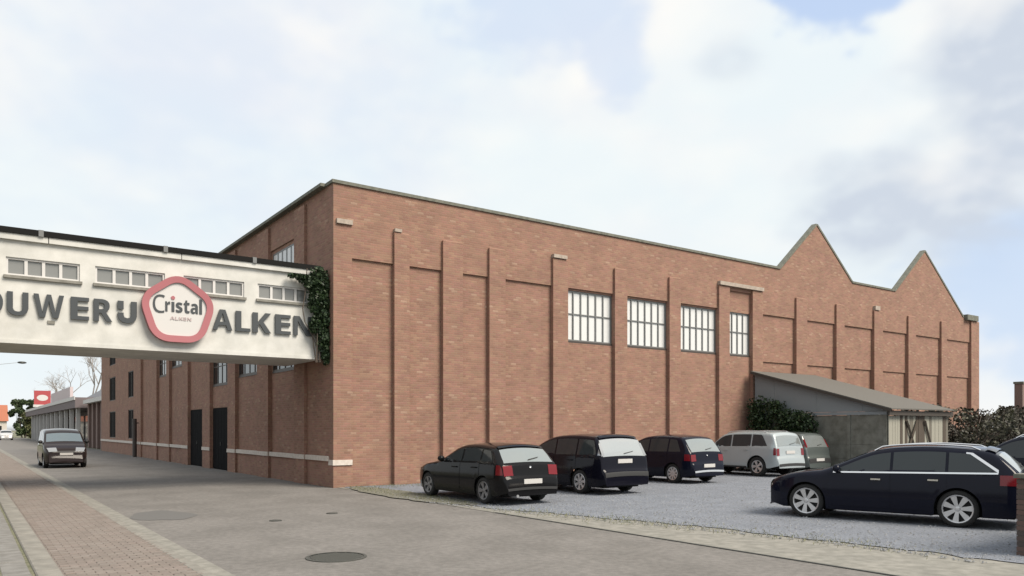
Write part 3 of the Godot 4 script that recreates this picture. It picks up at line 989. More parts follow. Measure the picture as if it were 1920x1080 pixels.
# ---------------------------------------------------------------- lean-to shed
func make_shed() -> void:
	var b := thing("lean_to_shed", "low lean-to shed with grey end wall against the brick warehouse", "shed", Vector3(19.8, 0, 0))
	rng.seed = 12
	var up := func(z: float) -> float: return lerpf(4.325, 2.535, (z - 0.19) / 6.41)
	# end wall: sheets above, concrete panels below
	for k in 6:
		var z0 := 0.2 + k * 1.015
		var z1 := z0 + 1.01
		var st := tool()
		var base := 2.46
		var a := Vector3(0, base, z0)
		var c := Vector3(0, base, z1)
		var d := Vector3(0, maxf(up.call(z1) - 0.02, base + 0.01), z1)
		var e := Vector3(0, up.call(z0) - 0.02, z0)
		var o := Vector3(0.06, 0, 0)
		quad(st, a, c, d, e)
		quad(st, a + o, e + o, d + o, c + o)
		quad(st, c, c + o, d + o, d)
		quad(st, a + o, a, e, e + o)
		part(st, "sheet", M.grey_sheet, b).position.x = 0.004 * (k % 2)
	box_part(Vector3(-0.05, 2.33, 0.2), Vector3(0.1, 2.45, 6.28), "lintel", M.grey_sheet, b)
	for z in [0.25, 1.7, 3.15, 4.7, 6.2]:
		box_part(Vector3(-0.04, 0, z - 0.07), Vector3(0.09, 2.328, z + 0.07), "post", M.shed_concrete, b)
	for k in 4:
		var z0: float = [0.32, 1.77, 3.22, 4.77][k]
		var z1: float = [1.63, 3.08, 4.63, 6.13][k]
		for r in 4:
			box_part(Vector3(0.0, r * 0.58 + 0.004, z0), Vector3(0.06, (r + 1) * 0.58 - 0.004, z1), "panel", M.shed_concrete, b)
	# roof
	var st := tool()
	var r0 := Vector3(-0.3, 4.31, 0.19)
	var r1 := Vector3(-0.3, 2.52, 6.6)
	var w := Vector3(4.9, 0, 0)
	var t := Vector3(0, 0.045, 0)
	quad(st, r0 + t, r1 + t, r1 + t + w, r0 + t + w)
	quad(st, r0, r0 + w, r1 + w, r1)
	quad(st, r0, r1, r1 + t, r0 + t)
	quad(st, r1, r1 + w, r1 + w + t, r1 + t)
	quad(st, r1 + w, r0 + w, r0 + w + t, r1 + w + t)
	part(st, "roof", M.shed_roof, b)
	st = tool()
	quad(st, r0 - t * 2 + Vector3(-0.02, 0, 0), r1 - t * 2 + Vector3(-0.02, 0, 0), r1 + Vector3(-0.02, -0.003, 0), r0 + Vector3(-0.02, -0.003, 0))
	quad(st, r0 - t * 2 + Vector3(0.06, 0, 0), r0 + Vector3(0.06, -0.003, 0), r1 + Vector3(0.06, -0.003, 0), r1 - t * 2 + Vector3(0.06, 0, 0))
	part(st, "barge_board", M.beam, b)
	box_part(Vector3(-0.25, 2.3, 6.42), Vector3(4.75, 2.47, 6.5), "eave_beam", M.beam, b)
	# front of upright boards
	var x := 0.0
	var k := 0
	while x < 4.5:
		var ww := rng.randf_range(0.16, 0.3)
		var m: Material = M[["board_pale", "board_pale", "board_mid", "board_brown", "board_pale"][rng.randi() % 5]]
		box_part(Vector3(x, 0, 6.30 + rng.randf_range(0, 0.015)), Vector3(x + ww - 0.015, 2.3 + rng.randf_range(-0.02, 0.0), 6.335 + rng.randf_range(0, 0.015)), "board", m, b)
		x += ww
		k += 1
	# diagonal braces
	for br in [[0.9, 0.3, 2.0, 2.1], [2.2, 0.3, 1.2, 2.1], [3.4, 0.4, 2.6, 2.1]]:
		st = tool()
		tube(st, Vector3(br[0], br[1], 6.4), Vector3(br[2], br[3], 6.4), 0.05, 0.05, 4)
		part(st, "brace", M.board_brown, b)
	# far end and rear
	box_part(Vector3(4.56, 0, 0.25), Vector3(4.62, 2.3, 6.28), "rear_wall", M.shed_concrete, b)
	# shrub of ivy growing against the end wall
	var iv := thing("ivy_bush", "dark green ivy bush growing against the grey shed end", "bush", Vector3(19.55, 0, 1.5))
	st = tool()
	for q in 8:
		var p := Vector3(rng.randf_range(-0.05, 0.1), 0.0, rng.randf_range(-1.1, 1.2))
		tube(st, p, p + Vector3(rng.randf_range(-0.1, 0.1), 2.2, rng.randf_range(-0.3, 0.3)), 0.03, 0.015, 5)
	part(st, "stem", M.bark, iv)
	st = tool()
	for q in 90:
		var z := rng.randf_range(-1.15, 1.7)
		var hmax := 3.3 - 0.35 * (z + 1.2) if z < 0.3 else 2.45
		var y := pow(rng.randf(), 0.8) * hmax
		leaves(st, 95, Vector3(-0.08, y, z), Vector3(0.32, 0.34, 0.36), 0.12, Color(0.009, 0.02, 0.009), Color(0.035, 0.065, 0.02))
	part(st, "foliage", M.leaf, iv)

# ---------------------------------------------------------------- plants
func shrub(called: String, label: String, at: Vector3, w: float, h: float, ca: Color, cb: Color, sd: int, group: String, category := "shrub", count := 2600, size := 0.16) -> void:
	var t := thing(called, label, category, at, 0, group)
	rng.seed = sd
	var st := tool()
	var tips := []
	for k in 14:
		var a := rng.randf() * TAU
		var p := Vector3(cos(a), 0, sin(a)) * w * 0.1
		var q := p
		for s in 4:
			q = p + Vector3(cos(a) * w * 0.09 + rng.randfn() * 0.12 * w * 0.4, h * 0.22 * rng.randf_range(0.8, 1.2), sin(a) * w * 0.09 + rng.randfn() * 0.12 * w * 0.4)
			tube(st, p, q, 0.05 * (1.0 - s * 0.22), 0.05 * (0.78 - s * 0.22) + 0.004, 5)
			p = q
			tips.append(q)
	part(st, "branches", M.bark, t)
	st = tool()
	var clumps := 26 if count < 6000 else 60
	for k in clumps:
		var c: Vector3 = tips[rng.randi() % tips.size()] + Vector3(rng.randfn() * w * 0.16, rng.randfn() * h * 0.1, rng.randfn() * w * 0.16)
		c.y = clampf(c.y, h * 0.12, h * 0.86)
		var r := rng.randf_range(0.10, 0.2) * w
		leaves(st, count / clumps, c, Vector3(r, minf(r, h * 0.16), r), size, ca, cb)
	part(st, "foliage", M.leaf, t)

func tree(called: String, label: String, at: Vector3, h: float, w: float, bare: bool, sd: int, ca := Color(0.03, 0.05, 0.02), cb := Color(0.07, 0.10, 0.04), group := "") -> void:
	var t := thing(called, label, "tree", at, 0, group)
	rng.seed = sd
	var st := tool()
	var tips := []
	var grow: Array = [[Vector3.ZERO, Vector3.UP, h * 0.36, h * (0.018 if bare else 0.03), 0]]
	while grow.size() > 0:
		var g: Array = grow.pop_back()
		var a: Vector3 = g[0]
		var d: Vector3 = g[1]
		var e := a + d * float(g[2])
		tube(st, a, e, g[3], float(g[3]) * 0.65, 5 if g[4] < 3 else 3)
		if g[4] > 2:
			tips.append(e)
		if g[4] < (7 if bare else 4):
			for k in 3 if g[4] < (4 if bare else 3) else 2:
				var nd := (d + Vector3(rng.randfn(), rng.randfn() * 0.5 + 0.15, rng.randfn()) * 0.5).normalized()
				grow.append([e, nd, float(g[2]) * rng.randf_range(0.55, 0.75), float(g[3]) * 0.6, int(g[4]) + 1])
	part(st, "trunk", M.hazed_bark if bare else M.bark, t)
	if not bare:
		st = tool()
		for p in tips:
			leaves(st, 60, p, Vector3.ONE * w * 0.16, w * 0.07, ca, cb)
		part(st, "crown", M.leaf, t)

# ---------------------------------------------------------------- cars
class CarShape:
	var p := PackedVector2Array()
	var wide := 1.75
	var belt0 := 0.9
	var belt1 := 1.0
	var tumble := 0.3
	var fa := 1.3
	var ra := 1.3
	var ar := 0.37
	var wr := 0.31
	var sill := 0.2
	var nose := 0.22
	var tail := 0.12
	func lf() -> float:
		return p[0].x
	func lr() -> float:
		return p[p.size() - 1].x
	func top(l: float) -> float:
		if l >= p[0].x:
			return p[0].y
		for k in p.size() - 1:
			if l <= p[k].x and l >= p[k + 1].x:
				var d := p[k].x - p[k + 1].x
				return p[k].y if d < 1e-6 else lerpf(p[k].y, p[k + 1].y, (p[k].x - l) / d)
		return p[p.size() - 1].y
	func rear_at(y: float) -> float:
		for k in range(p.size() - 1, 0, -1):
			if (p[k].y <= y and p[k - 1].y >= y):
				return lerpf(p[k].x, p[k - 1].x, (y - p[k].y) / maxf(p[k - 1].y - p[k].y, 1e-6))
		return p[p.size() - 1].x
	func front_at(y: float) -> float:
		for k in p.size() - 1:
			if p[k].y <= y and p[k + 1].y >= y:
				return lerpf(p[k].x, p[k + 1].x, (y - p[k].y) / maxf(p[k + 1].y - p[k].y, 1e-6))
		return p[0].x
	func belt(l: float) -> float:
		return lerpf(belt1, belt0, (l - lr()) / (lf() - lr()))
	func hw(l: float) -> float:
		var a := 1.0
		var df := lf() - l
		if df < 0.8:
			a -= nose * pow(1.0 - maxf(df, 0.0) / 0.8, 2.4)
		var dr := l - lr()
		if dr < 0.42:
			a -= tail * 1.35 * pow(1.0 - maxf(dr, 0.0) / 0.42, 2.2)
		return wide * 0.5 * a
	func side(l: float, y: float) -> float:
		var h := hw(l)
		var b := belt(l)
		if y < 0.5:
			return h - 0.05 * pow((0.5 - y) / 0.3, 2.0)
		if y < b:
			return h - 0.03 * pow((y - 0.5) / maxf(b - 0.5, 0.05), 2.0)
		return h - 0.03 - 0.02 * minf(1.0, (y - b) / 0.03) - tumble * (y - b)
	func crown(l: float) -> float:
		return lerpf(0.025, 0.055, clampf((top(l) - belt(l)) / 0.3, 0, 1))
	func edge_y(l: float) -> float:
		return top(l) - crown(l)
	func bottom(l: float) -> float:
		var b := sill
		for c in [fa, -ra]:
			if absf(l - c) < ar:
				b = maxf(b, wr + sqrt(ar * ar - (l - c) * (l - c)))
		var e := lf() - l
		if e < 0.3:
			b = maxf(b, sill + 0.06 * (1.0 - e / 0.3))
		e = l - lr()
		if e < 0.35:
			b = maxf(b, sill + 0.1 * (1.0 - e / 0.35))
		return minf(b, edge_y(l) - 0.03)

func smooth_line(pts: PackedVector2Array, times := 2) -> PackedVector2Array:
	for t in times:
		var q := PackedVector2Array([pts[0]])
		for k in pts.size() - 1:
			q.append(pts[k].lerp(pts[k + 1], 0.22))
			q.append(pts[k].lerp(pts[k + 1], 0.78))
		q.append(pts[pts.size() - 1])
		pts = q
	return pts

func side_patch(c: CarShape, sgn: float, l0: float, l1: float, low: Callable, high: Callable, off: float, n := 14, m := 5) -> SurfaceTool:
	var st := tool()
	for i in n:
		var la := lerpf(l0, l1, float(i) / n)
		var lb := lerpf(l0, l1, float(i + 1) / n)
		for j in m:
			var t0 := float(j) / m
			var t1 := float(j + 1) / m
			var ya0: float = lerpf(low.call(la), maxf(high.call(la), low.call(la) + 0.001), t0)
			var ya1: float = lerpf(low.call(la), maxf(high.call(la), low.call(la) + 0.001), t1)
			var yb0: float = lerpf(low.call(lb), maxf(high.call(lb), low.call(lb) + 0.001), t0)
			var yb1: float = lerpf(low.call(lb), maxf(high.call(lb), low.call(lb) + 0.001), t1)
			var a := Vector3(sgn * (c.side(la, ya0) + off), ya0, -la)
			var b := Vector3(sgn * (c.side(lb, yb0) + off), yb0, -lb)
			var d := Vector3(sgn * (c.side(lb, yb1) + off), yb1, -lb)
			var e := Vector3(sgn * (c.side(la, ya1) + off), ya1, -la)
			if sgn > 0:
				smooth_quad(st, a, b, d, e)
			else:
				smooth_quad(st, b, a, e, d)
	st.generate_normals()
	return st

func smooth_quad(st: SurfaceTool, a: Vector3, b: Vector3, c: Vector3, d: Vector3) -> void:
	for v in [a, c, b, a, d, c]:
		st.set_smooth_group(0)
		st.add_vertex(v)

func top_point(c: CarShape, l: float, f: float, off: float) -> Vector3:
	var ey := c.edge_y(l)
	var w := c.side(l, ey)
	var e := 0.01
	var slope := (c.top(l + e) - c.top(l - e)) / (2 * e)
	var nrm := Vector2(-slope, 1.0).normalized()
	return Vector3(f * w, ey + c.crown(l) * (1.0 - f * f) + nrm.y * off, -(l + nrm.x * off))

func top_patch(c: CarShape, l0: float, l1: float, f0: float, f1: float, off: float, n := 12, m := 10, narrow := 0.0) -> SurfaceTool:
	var st := tool()
	for i in n:
		var la := lerpf(l0, l1, float(i) / n)
		var lb := lerpf(l0, l1, float(i + 1) / n)
		var ka := 1.0 - narrow * float(i) / n
		var kb := 1.0 - narrow * float(i + 1) / n
		for j in m:
			var fa := lerpf(f0, f1, float(j) / m)
			var fb := lerpf(f0, f1, float(j + 1) / m)
			smooth_quad(st, top_point(c, la, fa * ka, off), top_point(c, la, fb * ka, off), top_point(c, lb, fb * kb, off), top_point(c, lb, fa * kb, off))
	st.generate_normals()
	return st

func car_body(c: CarShape) -> SurfaceTool:
	var ls := []
	for q in c.p:
		ls.append(q.x)
	for a in [c.fa, -c.ra]:
		for k in 17:
			ls.append(a + c.ar * cos(PI * k / 16.0))
		ls.append(a + c.ar + 0.004)
		ls.append(a - c.ar - 0.004)
	var x := c.lr() + 0.1
	while x < c.lf() - 0.1:
		ls.append(x)
		x += 0.12
	ls.sort()
	var secs := []
	var last := -99.0
	for l: float in ls:
		if l - last < 0.0008:
			continue
		last = l
		var ey := c.edge_y(l)
		var bo := c.bottom(l)
		var r := minf(0.10, (ey - bo) * 0.4)
		var half := PackedVector2Array()
		for k in 13:
			var y := lerpf(bo, ey - r, k / 12.0)
			half.append(Vector2(c.side(l, y), y))
		var ew := c.side(l, ey)
		var a := half[12]
		var f1 := (ew - r) / ew
		var e := Vector2(ew - r, ey + c.crown(l) * (1.0 - f1 * f1))
		var b := Vector2(ew, ey)
		for k in [1, 2, 3]:
			var t: float = k / 4.0
			half.append(a.lerp(b, t).lerp(b.lerp(e, t), t))
		for k in 7:
			var f := f1 * (1.0 - k / 6.0)
			half.append(Vector2(f * ew, ey + c.crown(l) * (1.0 - f * f)))
		secs.append([l, half])
	var st := tool()
	for i in secs.size() - 1:
		var la: float = secs[i][0]
		var lb: float = secs[i + 1][0]
		var ha: PackedVector2Array = secs[i][1]
		var hb: PackedVector2Array = secs[i + 1][1]
		for j in ha.size() - 1:
			for s in [1.0, -1.0]:
				var a := Vector3(s * ha[j].x, ha[j].y, -la)
				var b := Vector3(s * hb[j].x, hb[j].y, -lb)
				var d := Vector3(s * hb[j + 1].x, hb[j + 1].y, -lb)
				var e := Vector3(s * ha[j + 1].x, ha[j + 1].y, -la)
				if s > 0:
					smooth_quad(st, a, b, d, e)
				else:
					smooth_quad(st, b, a, e, d)
	for end in [0, secs.size() - 1]:
		var l: float = secs[end][0]
		var hh: PackedVector2Array = secs[end][1]
		for j in hh.size() - 1:
			var a := Vector3(-hh[j].x, hh[j].y, -l)
			var b := Vector3(hh[j].x, hh[j].y, -l)
			var d := Vector3(hh[j + 1].x, hh[j + 1].y, -l)
			var e := Vector3(-hh[j + 1].x, hh[j + 1].y, -l)
			if end == 0:
				smooth_quad(st, a, b, d, e)
			else:
				smooth_quad(st, b, a, e, d)
	st.generate_normals()
	return st

var wheel_meshes := {}
func wheel(parent: Node, at: Vector3, r: float, rim_r: float, spokes: int, m: Material, outward: float) -> void:
	var key := "%s_%s_%d" % [r, rim_r, spokes]
	if not wheel_meshes.has(key):
		var ty := tool()
		lathe(ty, [Vector2(-0.1, 0.0), Vector2(-0.1, rim_r), Vector2(-0.105, rim_r + 0.02), Vector2(-0.1, r - 0.03), Vector2(-0.08, r - 0.006), Vector2(-0.05, r), Vector2(0.05, r), Vector2(0.08, r - 0.006), Vector2(0.1, r - 0.03), Vector2(0.105, rim_r + 0.02), Vector2(0.09, rim_r), Vector2(0.03, rim_r - 0.01), Vector2(0.03, 0.0)], 28)
		var ri := tool()
		lathe(ri, [Vector2(0.04, rim_r - 0.03), Vector2(0.094, rim_r - 0.022), Vector2(0.1, rim_r - 0.004), Vector2(0.092, rim_r + 0.004)], 28)
		lathe(ri, [Vector2(0.03, 0.062), Vector2(0.075, 0.058), Vector2(0.084, 0.03), Vector2(0.085, 0.0)], 14)
		for k in spokes:
			var a := TAU * k / spokes
			var e := Vector3(0, cos(a), sin(a))
			var g := Vector3(0, -sin(a), cos(a))
			var w0 := 0.026
			var w1 := 0.9 * rim_r * PI / spokes * 0.5
			var p0 := e * 0.045
			var p1 := e * (rim_r - 0.015)
			quad(ri, p0 + g * -w0 + Vector3(0.08, 0, 0), p1 + g * -w1 + Vector3(0.088, 0, 0), p1 + g * w1 + Vector3(0.088, 0, 0), p0 + g * w0 + Vector3(0.08, 0, 0))
			for s in [-1.0, 1.0]:
				quad(ri, p0 + g * w0 * s + Vector3(0.04, 0, 0), p1 + g * w1 * s + Vector3(0.045, 0, 0), p1 + g * w1 * s + Vector3(0.088, 0, 0), p0 + g * w0 * s + Vector3(0.08, 0, 0))
		wheel_meshes[key] = [ty.commit(), ri.commit()]
	var w := same(wheel_meshes[key][0], "wheel", M.rubber, parent, at)
	if outward < 0:
		w.rotation.y = PI
	w.rotation.x = 0.3
	same(wheel_meshes[key][1], "rim", m, w)

# s: the measures of one car. Front is -z
func make_car(called: String, label: String, category: String, at: Vector3, turn: float, s: Dictionary) -> Node3D:
	var car := thing(called, label, category, at, turn, s.get("group", ""))
	var c := CarShape.new()
	c.p = smooth_line(PackedVector2Array(s.prof))
	for k in ["wide", "belt0", "belt1", "tumble", "fa", "ra", "ar", "wr", "sill", "nose", "tail"]:
		if s.has(k):
			c.set(k, s[k])
	var paint: Material = M["paint_" + s.paint]
	part(car_body(c), "body", paint, car)
	# underbody and wheel wells
	var st := tool()
	box(st, Vector3(-c.wide * 0.5 + 0.28, c.sill - 0.02, -(c.lf() - 0.25)), Vector3(c.wide * 0.5 - 0.28, 0.45, -(c.lr() + 0.25)))
	box(st, Vector3(-c.wide * 0.5 + 0.1, c.sill - 0.015, -(c.fa - c.ar - 0.03)), Vector3(c.wide * 0.5 - 0.1, 0.4, c.ra - c.ar - 0.03))
	box(st, Vector3(-c.wide * 0.5 + 0.2, c.sill + 0.03, c.ra + c.ar + 0.01), Vector3(c.wide * 0.5 - 0.2, 0.4, -c.lr() - 0.12))
	part(st, "underbody", M.well, car)
	for a in [c.fa, -c.ra]:
		for sg in [-1.0, 1.0]:
			var wl := tool()
			var rr := c.ar + 0.004
			for k in 12:
				var p := PI * k / 12
				var q := PI * (k + 1) / 12
				var x0: float = sg * (c.wide * 0.5 - 0.055)
				var x1: float = sg * (c.wide * 0.5 - 0.33)
				var u := Vector3(x0, c.wr + sin(p) * rr, -a + cos(p) * rr)
				var v := Vector3(x0, c.wr + sin(q) * rr, -a + cos(q) * rr)
				quad(wl, u, v, Vector3(x1, v.y, v.z), Vector3(x1, u.y, u.z))
				tri(wl, Vector3(x1, c.wr, -a), Vector3(x1, u.y, u.z), Vector3(x1, v.y, v.z))
			part(wl, "wheel_arch", M.well, car)
			wheel(car, Vector3(sg * (c.wide * 0.5 - 0.13), c.wr, -a), c.wr, s.get("rim", 0.2), s.get("spokes", 5), M[s.get("alloy", "alloy")], sg)
	# windscreen and rear window
	part(top_patch(c, s.ws[0], s.ws[1], -0.9, 0.9, 0.006, 10, 10), "windscreen", M[s.get("ws_m", "car_glass")], car)
	var rw0: float = c.rear_at(s.rw[0])
	var rw1: float = c.rear_at(s.rw[1])
	part(top_patch(c, rw0, rw1, -s.get("rw_w", 0.88), s.get("rw_w", 0.88), 0.007, 10, 10), "rear_window", M[s.get("rw_m", "sheen_glass")], car)
	# side windows between the pillars
	for sg in [-1.0, 1.0]:
		for k in s.win.size():
			var w: Array = s.win[k]
			var slope: float = w[2] if w.size() > 2 else 0.0
			var lowf := func(l: float) -> float: return c.belt(l) + 0.035
			var highf := func(l: float) -> float:
				var y := c.edge_y(l) - 0.075
				if slope != 0.0:
					y = minf(y, c.belt(l) + 0.06 + (l - w[0]) * slope)
				return y
			part(side_patch(c, sg, w[0], w[1], lowf, highf, 0.006), "side_window", M.car_glass, car)
		for d in s.get("doors", []):
			var dl := func(l: float) -> float: return maxf(c.sill + 0.08, c.bottom(l) + 0.03)
			var dh := func(l: float) -> float: return c.belt(l) - 0.005
			var o := part(side_patch(c, sg, d[0], d[1], dl, dh, 0.006, 12, 8), "door", paint, car)
			var hl: float = lerpf(d[0], d[1], 0.14)
			var hy := c.belt(hl) - 0.11
			var hx: float = sg * (c.side(hl, hy) + 0.03)
			box_part(Vector3(hx - 0.022, hy - 0.014, -hl - 0.17), Vector3(hx + 0.012, hy + 0.014, -hl), "handle", M[s.get("handle", "plastic")] if s.has("handle") else paint, o)
		# mirror
		var ml: float = s.mirror
		var my := c.belt(ml) + 0.09
		var mx: float = sg * (c.side(ml, my) + 0.12)
		var ms := tool()
		var sm := SphereMesh.new()
		sm.radius = 0.5
		sm.height = 1.0
		sm.radial_segments = 14
		sm.rings = 8
		ms.append_from(sm, 0, Transform3D(Basis.from_scale(Vector3(0.2, 0.15, 0.13)), Vector3(mx, my, -ml)))
		ms.append_from(sm, 0, Transform3D(Basis.from_scale(Vector3(0.18, 0.05, 0.07)), Vector3(mx - sg * 0.1, my - 0.06, -ml)))
		part(ms, "mirror", M[s.get("mirror_m", "plastic")] if s.has("mirror_m") else paint, car)
		# rear lamps wrap the corner
		var ta: Array = s.tail_lamp
		var r0 := c.rear_at(ta[0])
		var r1 := c.rear_at(ta[1])
		part(top_patch(c, r0, r1, sg * ta[2] if sg > 0 else -0.99, 0.99 if sg > 0 else -ta[2], 0.009, 8, 6), "tail_lamp", M[s.get("tail_m", "tail_red")], car)
		var sl := r0 + 0.015
		var tl := func(_l: float) -> float: return ta[0]
		var th := func(l: float) -> float: return minf(ta[1], c.edge_y(l) - 0.03)
		part(side_patch(c, sg, sl, sl + float(ta[3]), tl, th, 0.009, 8, 4), "tail_lamp", M[s.get("tail_m", "tail_red")], car)
		# headlamps
		var ha: Array = s.get("head_lamp", [0.62, 0.75, 0.5])
		part(top_patch(c, c.front_at(ha[0]), c.front_at(ha[1]), ha[2] if sg > 0 else -0.97, 0.97 if sg > 0 else -ha[2], 0.009, 8, 6), "headlamp", M.lamp_clear, car)
		if s.has("cladding"):
			var cl := func(l: float) -> float: return c.bottom(l) + 0.003
			var ch := func(l: float) -> float: return maxf(c.bottom(l) + 0.05, 0.33)
			part(side_patch(c, sg, -c.ra + c.ar + 0.02, c.fa - c.ar - 0.02, cl, ch, 0.012, 10, 3), "sill_cladding", M.plastic, car)
		if s.has("rails"):
			var rl := tool()
			var p := Vector3()
			for k in 13:
				var l := lerpf(s.rails[0], s.rails[1], k / 12.0)
				var q := top_point(c, l, sg * 0.9, 0.045 if k > 0 and k < 12 else 0.0)
				if k > 0:
					tube(rl, p, q, 0.018, 0.018, 6)
				p = q
			part(rl, "roof_rail", M[s.get("rail_m", "chrome")], car)
		if s.has("trim"):
			var w0: float = s.win[0][0]
			var w1: float = s.win[s.win.size() - 1][1]
			part(side_patch(c, sg, w0 - 0.04, w1, func(l): return c.belt(l) + 0.006, func(l): return c.belt(l) + 0.034, 0.012, 20, 1), "window_trim", M.chrome, car)
			var slope: float = s.win[0][2]
			part(side_patch(c, sg, w0 - 0.045, w0 + 0.46, func(l): return minf(c.edge_y(l) - 0.075, c.belt(l) + 0.06 + (l - w0) * slope) - 0.002, func(l): return minf(c.edge_y(l) - 0.048, c.belt(l) + 0.09 + (l - w0 + 0.03) * slope), 0.012, 24, 1), "window_trim", M.chrome, car)
	# bumper bars, plates
	if s.has("bumper"):
		var bu: Array = s.bumper
		part(top_patch(c, c.rear_at(bu[0]), c.rear_at(bu[1]), -0.98, 0.98, 0.012, 6, 14), "bumper", M[bu[2]], car)
	if s.has("grille"):
		var g: Array = s.grille
		part(top_patch(c, c.front_at(g[0]), c.front_at(g[1]), -g[2], g[2], 0.01, 5, 10), "grille", M.plastic, car)
	if s.has("intake"):
		var g: Array = s.intake
		part(top_patch(c, c.front_at(g[0]), c.front_at(g[1]), -g[2], g[2], 0.01, 5, 10), "air_intake", M.plastic, car)
	var py: float = s.plate_y
	var pl := minf(c.rear_at(py - 0.055), c.rear_at(py + 0.055)) - 0.008
	var plt := box_part(Vector3(-0.26, py - 0.055, -pl - 0.01), Vector3(0.26, py + 0.055, -pl + 0.012), "number_plate", M.plate, car)
	plt.name = "number_plate"
	if s.has("front_plate"):
		var fy: float = s.front_plate
		var fl := maxf(c.front_at(fy - 0.055), c.front_at(fy + 0.055)) + 0.006
		box_part(Vector3(-0.26, fy - 0.055, -fl - 0.012), Vector3(0.26, fy + 0.055, -fl + 0.01), "number_plate", M.plate, car)
	if s.has("badge"):
		var y: float = s.badge
		var bs := tool()
		var sm2 := SphereMesh.new()
		sm2.radius = 0.5
		sm2.height = 1.0
		sm2.radial_segments = 12
		sm2.rings = 6
		bs.append_from(sm2, 0, Transform3D(Basis.from_scale(Vector3(0.09, 0.09, 0.03)), Vector3(0, y, -c.rear_at(y) + 0.004)))
		part(bs, "badge", M.chrome, car)
	if s.has("exhaust"):
		st = tool()
		tube(st, Vector3(-0.45, c.sill + 0.02, -c.lr() - 0.25), Vector3(-0.45, c.sill + 0.02, -c.lr() + 0.01), 0.035, 0.035, 10)
		part(st, "exhaust", M.alloy, car)
	if s.has("spoiler"):
		var y: float = s.spoiler
		var lb := c.rear_at(y)
		part(top_patch(c, lb + 0.16, lb - 0.0, -0.9, 0.9, 0.03, 5, 10), "spoiler", paint, car)
	# wiper across the rear window
	if s.get("wiper", true):
		st = tool()
		var wy: float = lerpf(s.rw[0], s.rw[1], 0.12)
		var wl2 := c.rear_at(wy)
		tube(st, top_point(c, wl2, 0.0, 0.025), top_point(c, c.rear_at(wy + 0.06), 0.42, 0.025), 0.012, 0.008, 5)
		part(st, "wiper", M.plastic, car)
	return car

func P(a: Array) -> PackedVector2Array:
	var o := PackedVector2Array()
	for k in range(0, a.size(), 2):
		o.append(Vector2(a[k], a[k + 1]))
	return o

